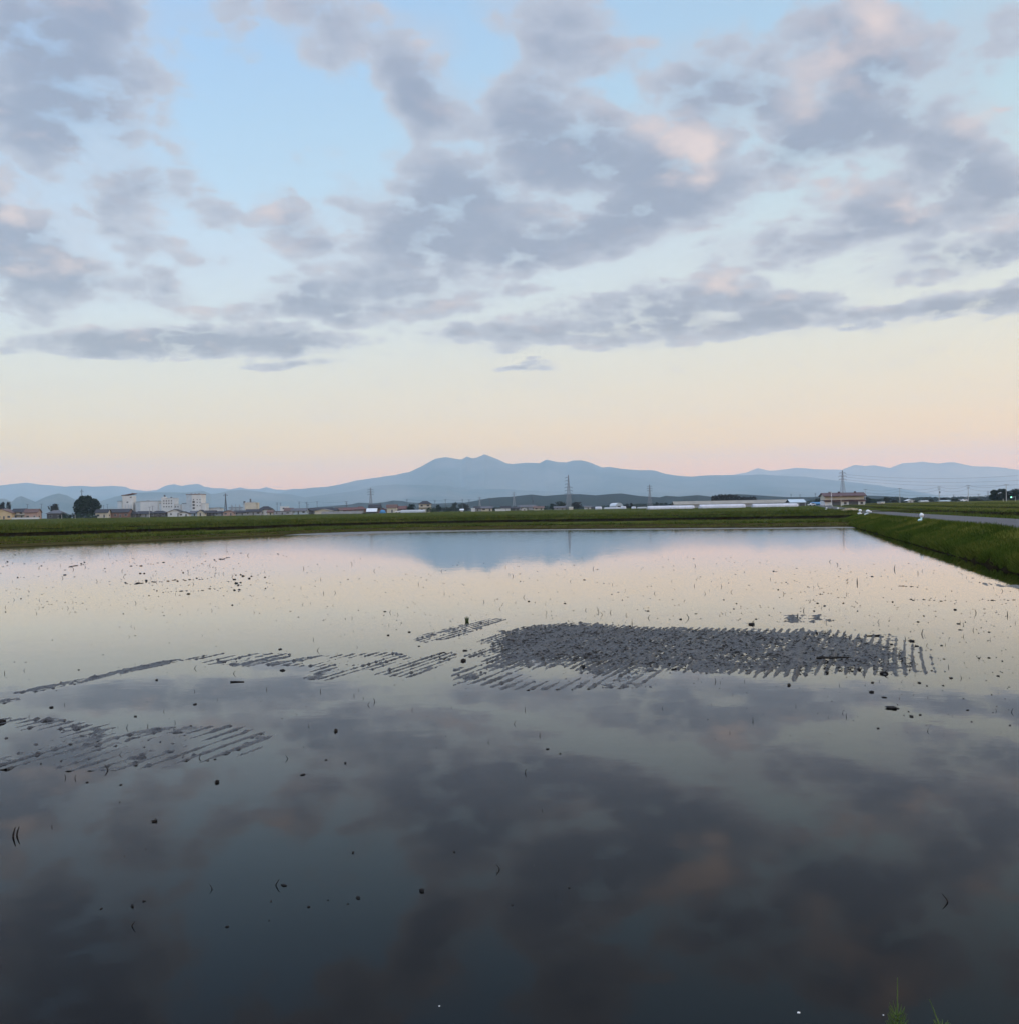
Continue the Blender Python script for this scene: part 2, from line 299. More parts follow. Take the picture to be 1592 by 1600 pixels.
MT = dict(
    bank=mat('grass_bank_green', (0.046, 0.064, 0.010), 0.9, col2=(0.022, 0.034, 0.006), scale=0.9, bump=0.6, bscale=9, spec=0.0),
    far=mat('far_field_green', (0.072, 0.078, 0.019), 0.9, col2=(0.024, 0.033, 0.008), scale=0.06, spec=0.0, stretch=(0.35, 1.0, 1), detail=8),
    olive=mat('olive_field', (0.080, 0.078, 0.018), 0.9, col2=(0.042, 0.046, 0.012), scale=0.05, spec=0.0, stretch=(0.3, 1, 1), detail=8),
    soil=mat('wet_soil', (0.020, 0.016, 0.009), 1.0, col2=(0.006, 0.005, 0.003), scale=2.5, bump=1.0, bscale=9, spec=0.0),
    brown=mat('muddy_grass', (0.058, 0.050, 0.018), 0.85, col2=(0.032, 0.026, 0.011), scale=0.8, spec=0.0, bump=0.5),
    road=mat('old_asphalt', (0.060, 0.058, 0.062), 0.85, col2=(0.047, 0.046, 0.050), scale=0.5, bump=0.2, bscale=40, spec=0.3),
    mud=mat('wet_mud', (0.042, 0.039, 0.041), 0.36, col2=(0.010, 0.009, 0.009), scale=14, bump=1.0, bscale=55, spec=0.55),
    clod=mat('dark_clod', (0.012, 0.010, 0.009), 0.75, scale=30, bump=0.5, bscale=80, spec=0.2),
    straw=mat('rotten_straw', (0.014, 0.012, 0.010), 0.7, scale=30, spec=0.2),
    leafd=mat('dark_foliage', (0.014, 0.026, 0.014), 0.85, col2=(0.006, 0.012, 0.008), scale=0.9, spec=0.15),
    leafm=mat('mid_foliage', (0.030, 0.055, 0.020), 0.85, col2=(0.014, 0.028, 0.014), scale=0.9, spec=0.15),
    leafp=mat('purplish_foliage', (0.026, 0.024, 0.024), 0.85, col2=(0.012, 0.013, 0.014), scale=0.9, spec=0.15),
    bark=mat('bark', (0.05, 0.04, 0.032), 0.9, scale=4),
    forest=mat('hill_forest', (0.008, 0.013, 0.011), 0.95, col2=(0.003, 0.005, 0.005), scale=0.02, spec=0.0, detail=8),
    mount=mat('mountain_forest', (0.110, 0.095, 0.080), 0.95, col2=(0.020, 0.034, 0.030), scale=0.0011, spec=0.0, detail=9),
    alpenglow=mat('alpenglow_rock', (0.34, 0.23, 0.16), 0.95, col2=(0.17, 0.12, 0.09), scale=0.0006, spec=0.0, detail=9),  # rock reddened so its base colour carries the dusk glow
    white=mat('white_wall', (0.50, 0.49, 0.485), 0.8, 0.06, 0.2), cream=mat('cream_wall', (0.45, 0.40, 0.32), 0.8, 0.1, 0.3),
    yellow=mat('yellow_wall', (0.46, 0.34, 0.20), 0.8, 0.1, 0.3), pink=mat('pinkish_wall', (0.34, 0.235, 0.20), 0.8, 0.1, 0.3),
    grey=mat('grey_wall', (0.26, 0.26, 0.27), 0.8, 0.15, 0.3), bluegrey=mat('bluegrey_wall', (0.36, 0.40, 0.44), 0.7, 0.1, 0.3),
    brownwall=mat('brown_wall', (0.16, 0.085, 0.065), 0.8, 0.15, 0.3), darkwall=mat('dark_wall', (0.06, 0.055, 0.055), 0.8, 0.2, 0.3),
    rdark=mat('dark_tiles', (0.024, 0.024, 0.030), 0.85, 0.25, 1.5), rbrown=mat('brown_tiles', (0.085, 0.045, 0.038), 0.7, 0.25, 1.5),
    rred=mat('red_tiles', (0.095, 0.040, 0.036), 0.7, 0.2, 1.5), rgrey=mat('grey_tiles', (0.075, 0.075, 0.085), 0.8, 0.2, 1.5),
    maroon=mat('maroon_sheet', (0.045, 0.012, 0.016), 0.5, 0.15, 0.8), beige=mat('beige_roof', (0.20, 0.185, 0.155), 0.7, 0.12, 0.3),
    pblue=mat('pale_blue_roof', (0.34, 0.40, 0.44), 0.5, 0.08, 0.5), blue=mat('blue_sheet', (0.03, 0.14, 0.28), 0.5, 0.2, 0.6),
    wroof=mat('white_roof', (0.48, 0.50, 0.52), 0.5, 0.08, 0.5), plastic=mat('tunnel_film', (0.40, 0.40, 0.43), 0.45, 0.10, 0.4, spec=0.4),
    plasticg=mat('grey_film', (0.27, 0.28, 0.29), 0.4, 0.1, 0.4, spec=0.5),
    bag=mat('white_bag', (0.60, 0.60, 0.61), 0.45, 0.06, 8), bagblue=mat('pale_blue_bag', (0.50, 0.66, 0.66), 0.45, 0.1, 8), blackpipe=mat('black_plastic', (0.012, 0.012, 0.013), 0.45, 0.2, 5),
    glass=mat('dark_window', (0.035, 0.04, 0.05), 0.15, 0.2, 1, spec=0.5), frame=mat('window_frame', (0.30, 0.29, 0.28), 0.5, 0.1, 2),
    shutter=mat('dark_shutter', (0.055, 0.050, 0.056), 0.6, 0.15, 2, stretch=(1, 1, 12)), conc=mat('concrete', (0.34, 0.33, 0.32), 0.85, 0.12, 1.5),
    steel=mat('galvanised_steel', (0.20, 0.19, 0.20), 0.5, 0.15, 1), dsteel=mat('dark_steel', (0.08, 0.08, 0.09), 0.5, 0.15, 1), cable=mat('black_cable', (0.03, 0.03, 0.035), 0.6, 0.1, 1),
    car=mat('dark_car_paint', (0.02, 0.021, 0.025), 0.25, 0.1, 2, spec=0.6), carw=mat('white_car_paint', (0.65, 0.65, 0.66), 0.25, 0.04, 2, spec=0.6), tyre=mat('tyre_rubber', (0.012, 0.012, 0.012), 0.9, 0.1, 5),
    weed=mat('fresh_weed', (0.075, 0.12, 0.020), 0.7, col2=(0.035, 0.06, 0.012), scale=30), pebble=mat('pale_pebble', (0.6, 0.58, 0.55), 0.7, 0.1, 20),
    dry=mat('dry_grass', (0.26, 0.21, 0.13), 0.9, 0.2, 2),
)
def grass_mat(name, c1, c2, c3):
    m = bpy.data.materials.new(name); m.use_nodes = True; t = m.node_tree; b = t.nodes['Principled BSDF']
    g = t.nodes.new('ShaderNodeNewGeometry'); r = t.nodes.new('ShaderNodeValToRGB'); e = r.color_ramp.elements
    e[0].position = 0; e[0].color = (*c1, 1); e[1].position = 1; e[1].color = (*c3, 1); x = e.new(0.55); x.color = (*c2, 1)
    n = t.nodes.new('ShaderNodeTexNoise'); n.inputs['Scale'].default_value = 0.22; n.inputs['Detail'].default_value = 3
    tcn = t.nodes.new('ShaderNodeTexCoord'); t.links.new(tcn.outputs['Object'], n.inputs['Vector'])
    ma = t.nodes.new('ShaderNodeMath'); ma.operation = 'MULTIPLY_ADD'; t.links.new(g.outputs['Random Per Island'], ma.inputs[0]); ma.inputs[1].default_value = 0.5
    mb = t.nodes.new('ShaderNodeMath'); mb.operation = 'MULTIPLY_ADD'; t.links.new(n.outputs[0], mb.inputs[0]); mb.inputs[1].default_value = 1.6; mb.inputs[2].default_value = -0.55
    t.links.new(mb.outputs[0], ma.inputs[2]); t.links.new(ma.outputs[0], r.inputs[0]); t.links.new(r.outputs[0], b.inputs['Base Color'])
    b.inputs['Roughness'].default_value = 0.9; b.inputs['Specular IOR Level'].default_value = 0.05
    return m
MT['blade'] = grass_mat('grass_blades', (0.026, 0.044, 0.006), (0.050, 0.072, 0.009), (0.120, 0.108, 0.022))
MT['bladefar'] = grass_mat('field_grass_blades', (0.026, 0.041, 0.008), (0.056, 0.074, 0.013), (0.105, 0.096, 0.027))
MT['bladedry'] = grass_mat('yellowish_grass_blades', (0.065, 0.080, 0.013), (0.120, 0.128, 0.022), (0.19, 0.17, 0.042))
def emis(name, col, st):
    m = bpy.data.materials.new(name); m.use_nodes = True; b = m.node_tree.nodes['Principled BSDF']
    b.inputs['Base Color'].default_value = (*col, 1); b.inputs['Emission Color'].default_value = (*col, 1); b.inputs['Emission Strength'].default_value = st
    return m
MT['green'] = emis('green_lamp', (0.25, 1.0, 0.62), 6.0)

# water
wm = bpy.data.materials.new('still_water'); wm.use_nodes = True; t = wm.node_tree; b = t.nodes['Principled BSDF']
b.inputs['Roughness'].default_value = 0.012; b.inputs['IOR'].default_value = 1.333; b.inputs['Specular IOR Level'].default_value = 0.5
tcn = t.nodes.new('ShaderNodeTexCoord')
nb = t.nodes.new('ShaderNodeTexNoise'); nb.inputs['Scale'].default_value = 0.35; nb.inputs['Detail'].default_value = 6; t.links.new(tcn.outputs['Object'], nb.inputs['Vector'])
rb = t.nodes.new('ShaderNodeValToRGB'); rb.color_ramp.elements[0].color = (0.002, 0.002, 0.002, 1); rb.color_ramp.elements[1].color = (0.005, 0.0045, 0.004, 1)
t.links.new(nb.outputs[0], rb.inputs[0]); t.links.new(rb.outputs[0], b.inputs['Base Color'])
mp = t.nodes.new('ShaderNodeMapping'); mp.inputs['Scale'].default_value = (1.0, 1.0, 1.0); t.links.new(tcn.outputs['Object'], mp.inputs[0])
n1 = t.nodes.new('ShaderNodeTexNoise'); n1.inputs['Scale'].default_value = 1.6; n1.inputs['Detail'].default_value = 4; n1.inputs['Roughness'].default_value = 0.5; t.links.new(mp.outputs[0], n1.inputs['Vector'])
# a light breeze ruffles the far left of the field
spx = t.nodes.new('ShaderNodeSeparateXYZ'); t.links.new(tcn.outputs['Object'], spx.inputs[0])
def tm(op, a, bb, c=None, clamp=False):
    n = t.nodes.new('ShaderNodeMath'); n.operation = op; n.use_clamp = clamp
    for i, v in enumerate((a, bb, c)):
        if v is None: continue
        if isinstance(v, (int, float)): n.inputs[i].default_value = v
        else: t.links.new(v, n.inputs[i])
    return n.outputs[0]
def tmr(v, a, b_, lo, hi):
    n = t.nodes.new('ShaderNodeMapRange'); n.interpolation_type = 'SMOOTHSTEP'; t.links.new(v, n.inputs[0])
    for i, x in enumerate((a, b_, lo, hi)): n.inputs[i + 1].default_value = x
    return n.outputs[0]
along = tm('MULTIPLY_ADD', spx.outputs[0], -0.9, tm('MULTIPLY', spx.outputs[1], 0.28))
nn = t.nodes.new('ShaderNodeTexNoise'); nn.inputs['Scale'].default_value = 0.05; nn.inputs['Detail'].default_value = 3; t.links.new(tcn.outputs['Object'], nn.inputs['Vector'])
ruf = tmr(tm('ADD', along, tm('MULTIPLY', tm('SUBTRACT', nn.outputs[0], 0.5), 22.0)), 33, 44, 0.0, 1.0)
bn = t.nodes.new('ShaderNodeBump'); bn.inputs['Distance'].default_value = 0.02
t.links.new(tm('ADD', tm('MULTIPLY', ruf, 0.20), tmr(spx.outputs[1], 20, 75, 0.05, 0.34)), bn.inputs['Strength'])
t.links.new(n1.outputs[0], bn.inputs['Height'])
gl = t.nodes.new('ShaderNodeBsdfGlossy'); gl.inputs['Roughness'].default_value = 0.012; gl.inputs['Color'].default_value = (1, 1, 1, 1); t.links.new(bn.outputs[0], gl.inputs['Normal'])
df = t.nodes.new('ShaderNodeBsdfDiffuse'); t.links.new(rb.outputs[0], df.inputs['Color'])
fr = t.nodes.new('ShaderNodeFresnel'); fr.inputs['IOR'].default_value = 1.333; t.links.new(bn.outputs[0], fr.inputs['Normal'])
fc = t.nodes.new('ShaderNodeFloatCurve'); cv = fc.mapping.curves[0]
cv.points[0].location = (0, 0); cv.points[1].location = (1, 1)
for q_ in ((.09, .046), (.14, .088), (.2, .150), (.42, .44), (.65, .79)): cv.points.new(*q_)
fc.mapping.update(); t.links.new(fr.outputs[0], fc.inputs['Value'])
mx = t.nodes.new('ShaderNodeMixShader'); t.links.new(fc.outputs[0], mx.inputs[0]); t.links.new(df.outputs[0], mx.inputs[1]); t.links.new(gl.outputs[0], mx.inputs[2])
t.links.new(mx.outputs[0], t.nodes['Material Output'].inputs[0]); t.nodes.remove(b)
MT['water'] = wm

# ------------------------------------------------------------------ terrain
UX, UY = math.sin(R(15.9)), math.cos(R(15.9))         # the right-hand bank runs this way
def ov(x, y): return UY * x - UX * y, UX * x + UY * y
def xy(o, v): return UY * o + UX * v, -UX * o + UY * v
ZR = [0, 150, 250, 480, 600, 800, 1500, 4000, 6000, 24000]
ZZ = [0.72, 0.75, 1.0, 2.05, 2.75, 3.5, 5.0, 8.0, 9.0, 0.0]
def zfar(r): return np.interp(r, ZR, ZZ)
SHORE = [(0, 856), (150, 850), (300, 843.5), (420, 838), (500, 833.5), (640, 829.5), (800, 827), (950, 826), (1100, 825), (1250, 823.5), (1345, 822)]
sh = [gp(*p) for p in SHORE]
saz = [math.atan2(x, y) for x, y in sh]; srr = [math.hypot(x, y) for x, y in sh]
saz = [R(-110), R(-75), R(-50), R(-38)] + saz + [R(22), R(60)]; srr = [26, 34, 47, 57] + srr + [srr[-1] * 1.05, srr[-1] * 1.3]
AZ = np.concatenate([np.linspace(R(-110), R(-32), 60)[:-1], np.linspace(R(-32), R(23), 620), np.linspace(R(23), R(60), 30)[1:]])
r0 = np.interp(AZ, saz, srr); r0 = r0 * (1 + 0.012 * (fbm(AZ * 40, AZ * 0, 4, 3) - 0.5)) + 1.2 * (fbm(AZ * 160, AZ * 0, 3, 8) - 0.5)
wob = lambda k, a: 1 + a * (fbm(AZ * 30, AZ * 0 + k, 4, 20 + k) - 0.5)
rows = []   # (radius array, height array, material of the strip that ENDS here)
def row(r, z, m): rows.append((r, np.broadcast_to(z, r.shape).copy(), m))
leftness = np.clip((R(-8) - AZ) / R(14), 0, 1)
row(r0 - 3, -0.35, 0); row(r0 - 0.3, -0.03, 2); row(r0 + 0.8 + 3.0 * (1 - leftness) * fbm(AZ * 60, AZ * 0, 3, 5), 0.02, 2); row(r0 + 4.5, 0.10 + 0.10 * leftness, 3); row(r0 + 6.5, 0.36, 3)
row(r0 * 1.16 * wob(2, .05), 0.40, 4); row(r0 * 1.35 * wob(1, .02), 0.38, 0); row(r0 * 1.35 * wob(1, .02) + 0.3, 0.30, 2); row(r0 * 1.35 * wob(1, .02) + 1.0, 0.78, 2)
row(r0 * 1.36 * wob(1, .02) + 2.2, 0.84, 0); row(r0 * 1.60 * wob(3, .02), 0.76, 0); row(r0 * 1.60 * wob(3, .02) + 1.2, 1.02, 2); row(r0 * 1.62 * wob(3, .02) + 2, 1.04, 0); row(r0 * 1.95 * wob(4, .03), 0.90, 0)
row(r0 * 1.95 * wob(4, .03) + 1.0, 1.08, 2); row(r0 * 1.98 * wob(4, .03) + 2, 1.10, 0)
for rr in (300, 360, 420, 480, 540, 600, 700, 800, 1100, 1500, 2500, 4000, 6000, 9000, 14000, 23500):
    q_ = np.full_like(AZ, rr); row(q_, np.maximum(zfar(q_), 1.1 if rr <= 300 else 0) + (0.25 * (fbm(AZ * 40, AZ * 0 + rr, 3, 9) - 0.5) if rr < 1000 else 0), 0)
RR = np.array([r for r, z, m in rows]); Zz = np.array([z for r, z, m in rows])
RR = np.maximum.accumulate(RR, axis=0)
VV = np.stack([RR * np.sin(AZ), RR * np.cos(AZ), Zz], -1).reshape(-1, 3)
fi = gridfaces(len(rows), len(AZ)); mi = np.repeat([rows[k + 1][2] for k in range(len(rows) - 1)], len(AZ) - 1)
fi = fi[:, ::-1]
ground = npmesh('ground', VV, fi, [MT['far'], MT['bank'], MT['soil'], MT['brown'], MT['far']], True, mi); tag(ground, 'low green field terraces beyond the flooded paddy', kind='structure')

# right bank, road, verge
vs_ = np.concatenate([np.linspace(4, 130, 420), np.linspace(131, 700, 140), [900, 1300, 2000, 4000]])
def warp(o, v): return o + 1.05 * np.clip((100 - v) / 70, 0, 1.4) * np.clip((7.75 - o) / 3.3, 0, 1.2)
def rise(o, v): return np.maximum(0, zfar(np.hypot(o, v)) - 0.75)
def strip(name, prof, mats, label, seed):
    L = []
    for k, (o, z, wo_, wz) in enumerate(prof):
        oo = o + wo_ * (fbm(vs_ * 0.8, vs_ * 0 + .05 * k, 5, seed, .6) - 0.5) * 2
        oo = warp(oo, vs_) if name == 'grass_bank' else oo
        z_ = z + wz * (fbm(vs_ * 0.7, vs_ * 0 + k, 4, seed + 50 + k) - 0.5) * 2 + rise(oo, vs_)
        x, y = xy(oo, vs_); L.append(np.stack([x, y, z_], -1))
    P = np.array(L); f = gridfaces(len(prof), len(vs_)); m = np.repeat([p for p in mats[1]], len(vs_) - 1)
    o = npmesh(name, P.reshape(-1, 3), f[:, ::-1], mats[0], True, m); tag(o, label, kind='structure'); return o
strip('grass_bank', [(3.7, -0.35, 0, 0), (4.45, -0.02, .10, .02), (4.60, .07, .09, .03), (4.72, .20, .09, .03), (4.92, .34, .07, .03), (5.7, .52, .05, .05), (6.5, .74, .05, .05), (7.2, .90, .05, .04), (7.75, .885, .10, .01)],
      ([MT['soil'], MT['bank']], [0, 0, 0, 0, 1, 1, 1, 1]), 'green grass bank beside the flooded paddy', 100)
strip('road', [(7.6, .88, 0, 0), (8.5, .905, 0, 0), (10.6, .93, 0, 0), (12.8, .905, 0, 0), (13.6, .88, 0, 0)], ([MT['road']], [0, 0, 0, 0]), 'narrow grey asphalt farm road', 200)
strip('right_field', [(13.5, .87, .10, .01), (14.3, .84, .1, .04), (16, .72, .1, .05), (20.4, .68, .1, .03), (20.6, .60, .12, .02), (21.1, 1.02, .12, .05), (22, 1.08, .2, .04), (34, 1.0, .2, .04), (34.6, 1.18, .2, .04), (60, 1.2, .3, .04), (61, 1.32, .3, .04), (120, 1.3, 0, 0), (300, 1.6, 0, 0), (900, 1.6, 0, 0)],
      ([MT['bank'], MT['soil'], MT['olive']], [0, 0, 0, 1, 1, 0, 2, 1, 2, 1, 2, 2, 2]), 'olive fields and low levees right of the road', 300)
# the near bank the photographer stands on
bx = np.linspace(-70, 40, 400); prof = [(3.3, -.35), (2.95, -.05), (2.85, .08), (2.7, .15), (2.1, .22), (-1.0, .3), (-40, .4), (-400, 2)]
P = np.array([np.stack([bx, np.full_like(bx, y) + (0.10 * (fbm(bx * 3, bx * 0, 3, 4) - .6) if y > 0 else 0), np.full_like(bx, z)], -1) for y, z in prof])
npmesh('near_bank', P.reshape(-1, 3), gridfaces(len(prof), len(bx)), [MT['soil'], MT['bank']], True, np.repeat([0, 0, 1, 1, 1, 1, 1], len(bx) - 1))
tag(bpy.data.objects['near_bank'], 'near grassy bank at the foot of the picture', kind='structure')
w = MB(); w.add([(-90, 2.2, 0), (90, 2.2, 0), (90, 190, 0), (-90, 190, 0)], [(0, 1, 2, 3)])
wobj = w.build('water', MT['water']); tag(wobj, 'still shallow water of the flooded rice paddy mirroring the sky', kind='structure')

# grass
def blades(name, pts, h, wdt, material, label, lean=0.35):
    pts = np.asarray(pts); n = len(pts)
    a = rng.uniform(0, 2 * np.pi, n); ca, sa = np.cos(a), np.sin(a); h = h * rng.uniform(0.5, 1.3, n); wd = wdt * rng.uniform(0.6, 1.3, n)
    l = rng.normal(0, lean, (n, 2)) * h[:, None]
    p0 = pts + np.stack([ca * wd, sa * wd, -0.02 + 0 * h], -1); p1 = pts - np.stack([ca * wd, sa * wd, 0.02 + 0 * h], -1)
    p2 = pts + np.stack([l[:, 0], l[:, 1], h], -1)
    V = np.stack([p0, p1, p2], 1).reshape(-1, 3); f = np.arange(3 * n).reshape(n, 3)
    o = npmesh(name, V, f, material, False); tag(o, label, 'grass', kind='stuff'); return o
def bankz(o): return np.interp(o, [4.45, 4.60, 4.72, 4.92, 5.7, 6.5, 7.2, 7.75], [-0.02, .07, .20, .34, .52, .74, .90, .885])
n = 90000
v = 18 + 110 * rng.random(n) ** 1.5; o = 4.72 + (7.7 - 4.72) * rng.random(n) ** 1.1
o = np.where(rng.random(n) < 0.24, 4.64 + 0.24 * rng.random(n), o)
x, y = xy(warp(o, v), v); keep = (fbm(x * .9, y * .9, 3, 71) > 0.36)
x, y, o, v = x[keep], y[keep], o[keep], v[keep]
hh = 0.07 + 0.10 * fbm(x * 0.5, y * 0.5, 3, 77) + 0.08 * (o > 6.9)
blades('bank_grass', np.stack([x, y, bankz(o) + rise(o, v)], -1), hh, 0.012 + 0.00012 * v, MT['blade'], 'short green grass covering the bank beside the water')
n = 26000; v = 18 + 105 * rng.random(n) ** 1.5; o = 4.52 + .34 * rng.random(n); x, y = xy(warp(o, v), v)
keep = fbm(x * 1.1, y * 1.1, 3, 73) > .40; x, y, o, v = x[keep], y[keep], o[keep], v[keep]
blades('lip_grass', np.stack([x, y, bankz(o) + rise(o, v)], -1), .10 + .16 * fbm(x * .9, y * .9, 3, 78), 0.012 + 0.00012 * v, MT['blade'], 'longer grass hanging over the dark lip of the bank', .7)
n = 26000; v = 18 + 105 * rng.random(n) ** 1.5; o = 7.75 - 1.5 * rng.random(n) ** 1.6; x, y = xy(warp(o, v), v)
keep = fbm(x * .35, y * .35, 4, 79) > .44; x, y, o, v = x[keep], y[keep], o[keep], v[keep]
blades('dry_grass', np.stack([x, y, bankz(o) + rise(o, v)], -1), .07 + .13 * fbm(x * .5, y * .5, 3, 80), 0.012 + 0.00012 * v, MT['bladedry'], 'yellowish olive grass on the top of the bank by the road', .5)
# far terraces: grass along the levees and across the fields
PT = []; HH = []
def ringpts(k, n, spread, hgt):
    a = rng.uniform(R(-34), R(19), n); i = np.interp(a, AZ, np.arange(len(AZ))); rr = np.interp(a, AZ, RR[k]) + rng.normal(0, spread, n); z = np.interp(a, AZ, Zz[k])
    PT.append(np.stack([rr * np.sin(a), rr * np.cos(a), z], -1)); HH.append(np.full(n, hgt) * (0.4 + 1.2 * fbm(a * 200, a * 0, 3, k)))
ringpts(3, 5000, 0.5, 0.12); ringpts(4, 9000, .4, 0.22); ringpts(8, 9000, .25, 0.25); ringpts(9, 9000, .8, 0.30); ringpts(11, 8000, .4, 0.30); ringpts(12, 6000, 1.5, 0.3); ringpts(14, 8000, .5, .35); ringpts(15, 5000, 2, .35)
def fieldpts(k0, k1, n, hgt):
    a = rng.uniform(R(-34), R(19), n); tt = rng.random(n)
    ra, rb_ = np.interp(a, AZ, RR[k0]), np.interp(a, AZ, RR[k1]); za, zb = np.interp(a, AZ, Zz[k0]), np.interp(a, AZ, Zz[k1])
    rr = ra + (rb_ - ra) * tt; x, y = rr * np.sin(a), rr * np.cos(a)
    kp = fbm(x * .12, y * .05, 4, k0) > 0.45
    PT.append(np.stack([x, y, za + (zb - za) * tt], -1)[kp]); HH.append((hgt * (0.3 + 1.2 * fbm(x * .3, y * .1, 3, 31)))[kp])
fieldpts(4, 6, 16000, .16); fieldpts(9, 10, 14000, .24); fieldpts(12, 13, 12000, .3); fieldpts(15, 17, 12000, .4); fieldpts(17, 21, 12000, .55)
blades('field_grass', np.concatenate(PT), np.concatenate(HH), 0.06, MT['bladefar'], 'rough grass on the low field levees across the water')
PT = []; HH = []
n = 26000; v = 60 + 340 * rng.random(n); o = np.choose(rng.integers(0, 5, n), [rng.normal(21.3, .35, n), rng.uniform(13.7, 20, n), rng.normal(34.8, .5, n), rng.uniform(22, 60, n), rng.normal(61.2, .8, n)])
x, y = xy(o, v); z = np.interp(o, [13.5, 14.3, 16, 20.4, 20.6, 21.1, 22, 34, 34.6, 60, 61, 120], [.87, .84, .72, .68, .6, 1.02, 1.08, 1, 1.18, 1.2, 1.32, 1.3]) + rise(o, v)
blades('verge_grass', np.stack([x, y, z], -1), 0.22 * (0.4 + 1.2 * fbm(x * .2, y * .2, 3, 44)), 0.045, MT['bladefar'], 'rough grass along the levees right of the road')

# ------------------------------------------------------------------ mountains and hills
def ridge(name, label, pts, dist, depth, material, seed, rough=0.55, cap=None, ncol=520, nrow=46, ext=0.0):
    a = [azel(*p) for p in pts]; aa = np.array([q[0] for q in a]); hh = np.array([EYE + math.tan(q[1]) * dist for q in a])
    A_ = np.linspace(aa[0], aa[-1], ncol); H = np.interp(A_, aa, hh); H = H + 0.030 * (H.max() - min(0, H.min())) * (fbm(A_ * dist / 260, A_ * 0, 5, seed, .6) - 0.5)
    tt = np.concatenate([np.linspace(-1, 0, nrow), np.linspace(0, 1, 8)[1:]])
    P = []
    for t_ in tt:
        rr = dist + depth * t_
        x, y = np.sin(A_) * rr, np.cos(A_) * rr
        s = (1 - abs(t_)) ** 1.25
        e = fbm(A_ * dist / (depth * .30), A_ * 0 + t_ * 1.7, 5, seed + 3)
        rav = (e - 0.5) * rough * 4 * s * (1 - s)
        h = H * np.clip(s + rav, 0, 0.985 if abs(t_) > 1e-6 else 2) if abs(t_) > 1e-6 else H
        h = np.minimum(h, (EYE + (H - EYE) * rr / dist) - 0.3) if t_ < 0 else h
        P.append(np.stack([x, y, h - 6 * abs(t_) - (4 if abs(t_) == 1 else 0)], -1))
    P = np.array(P); f = gridfaces(len(tt), ncol)[:, ::-1]
    mats = [material]; mi = None
    if cap:
        zc_ = P[:-1, :-1, 2].ravel(); mats = [material, cap[0]]; mi = (zc_ > cap[1]).astype(int)
    o = npmesh(name, P.reshape(-1, 3), f, mats, True, mi); tag(o, label, kind='structure'); return o
ridge('mountain', 'broad blue volcanic massif with several summits', [(380, 790), (430, 772), (460, 764), (500, 762), (530, 757), (560, 750.5), (600, 745), (640, 737), (660, 728), (680, 717), (690, 715), (697, 714), (712, 716), (722, 717), (729, 713), (738, 716), (745, 715), (757, 710), (772, 715), (790, 723), (800, 724.5), (815, 724), (836, 723), (843, 723), (853, 718), (862, 720), (872, 722), (885, 722), (895, 719), (908, 719), (925, 724), (940, 730), (950, 729), (975, 733), (1020, 735), (1040, 740), (1060, 743), (1080, 744), (1140, 742), (1200, 742), (1260, 745), (1320, 752), (1400, 762), (1500, 780)],
      16500, 5200, MT['mount'], 5)
ridge('foothill', 'blue foothills before the massif', [(420, 785), (500, 774), (560, 766), (590, 758), (620, 757), (660, 758), (700, 759), (722, 764.5), (780, 764), (860, 768), (960, 770), (1100, 768), (1200, 766), (1300, 770), (1400, 776)], 13200, 2600, MT['mount'], 15)
ridge('far_range', 'pale distant mountain range at the left', [(-420, 770), (-300, 752), (-150, 758), (-60, 761), (0, 758), (20, 756), (42, 754), (60, 757), (80, 758), (103, 760), (125, 759.5), (150, 760), (175, 759), (195, 760), (205, 764), (230, 767), (245, 765), (260, 758), (272, 756), (285, 759), (296, 757), (310, 756), (320, 761), (335, 763), (350, 763), (360, 765), (375, 761), (390, 764), (405, 764), (417, 761), (430, 765), (445, 766), (460, 764), (480, 768), (520, 780)], 19500, 3500, MT['mount'], 25)
ridge('mid_range', 'blue mountain ridge behind the white buildings', [(140, 788), (180, 776), (215, 770), (240, 769), (290, 770), (318, 767), (330, 772), (345, 770), (360, 766), (380, 765), (400, 767), (420, 770), (455, 772.5), (480, 778), (540, 783), (600, 790)], 12500, 2200, MT['mount'], 35)
ridge('left_hill', 'steep blue hills at the far left', [(-200, 785), (-120, 772), (-60, 781), (-20, 782), (0, 779), (8, 779), (18, 784), (25, 778), (33, 775), (45, 780), (55, 784), (70, 777), (82, 773), (92, 771), (105, 774), (118, 781), (130, 786), (160, 790), (200, 794)], 10500, 1800, MT['mount'], 45)
ridge('right_range', 'pale pinkish mountain range at the right', [(1060, 775), (1110, 752), (1140, 743), (1165, 738), (1184, 731), (1200, 735), (1220, 734), (1243, 731), (1270, 733), (1300, 733), (1316, 734), (1335, 726), (1350, 728), (1365, 727), (1390, 731), (1410, 724), (1440, 721), (1465, 724), (1490, 722), (1520, 728), (1545, 729), (1570, 731), (1600, 735), (1680, 738), (1800, 728), (2000, 745)], 20500, 3600, MT['alpenglow'], 55)
ridge('wooded_hill', 'low dark wooded hills behind the farms', [(640, 794), (690, 790), (715, 787), (740, 783), (760, 779), (780, 777), (800, 776), (830, 772.5), (850, 775), (880, 772.5), (905, 772), (930, 774), (950, 772), (970, 771), (1000, 775), (1030, 777), (1040, 774.5), (1060, 776), (1090, 773.5), (1110, 776), (1150, 772), (1170, 773), (1200, 775), (1230, 777), (1270, 776.5), (1290, 774.5), (1340, 774), (1380, 775), (1400, 776.5), (1430, 780), (1460, 783), (1500, 785), (1560, 783), (1700, 778)], 4000, 1000, MT['forest'], 65, ncol=900)
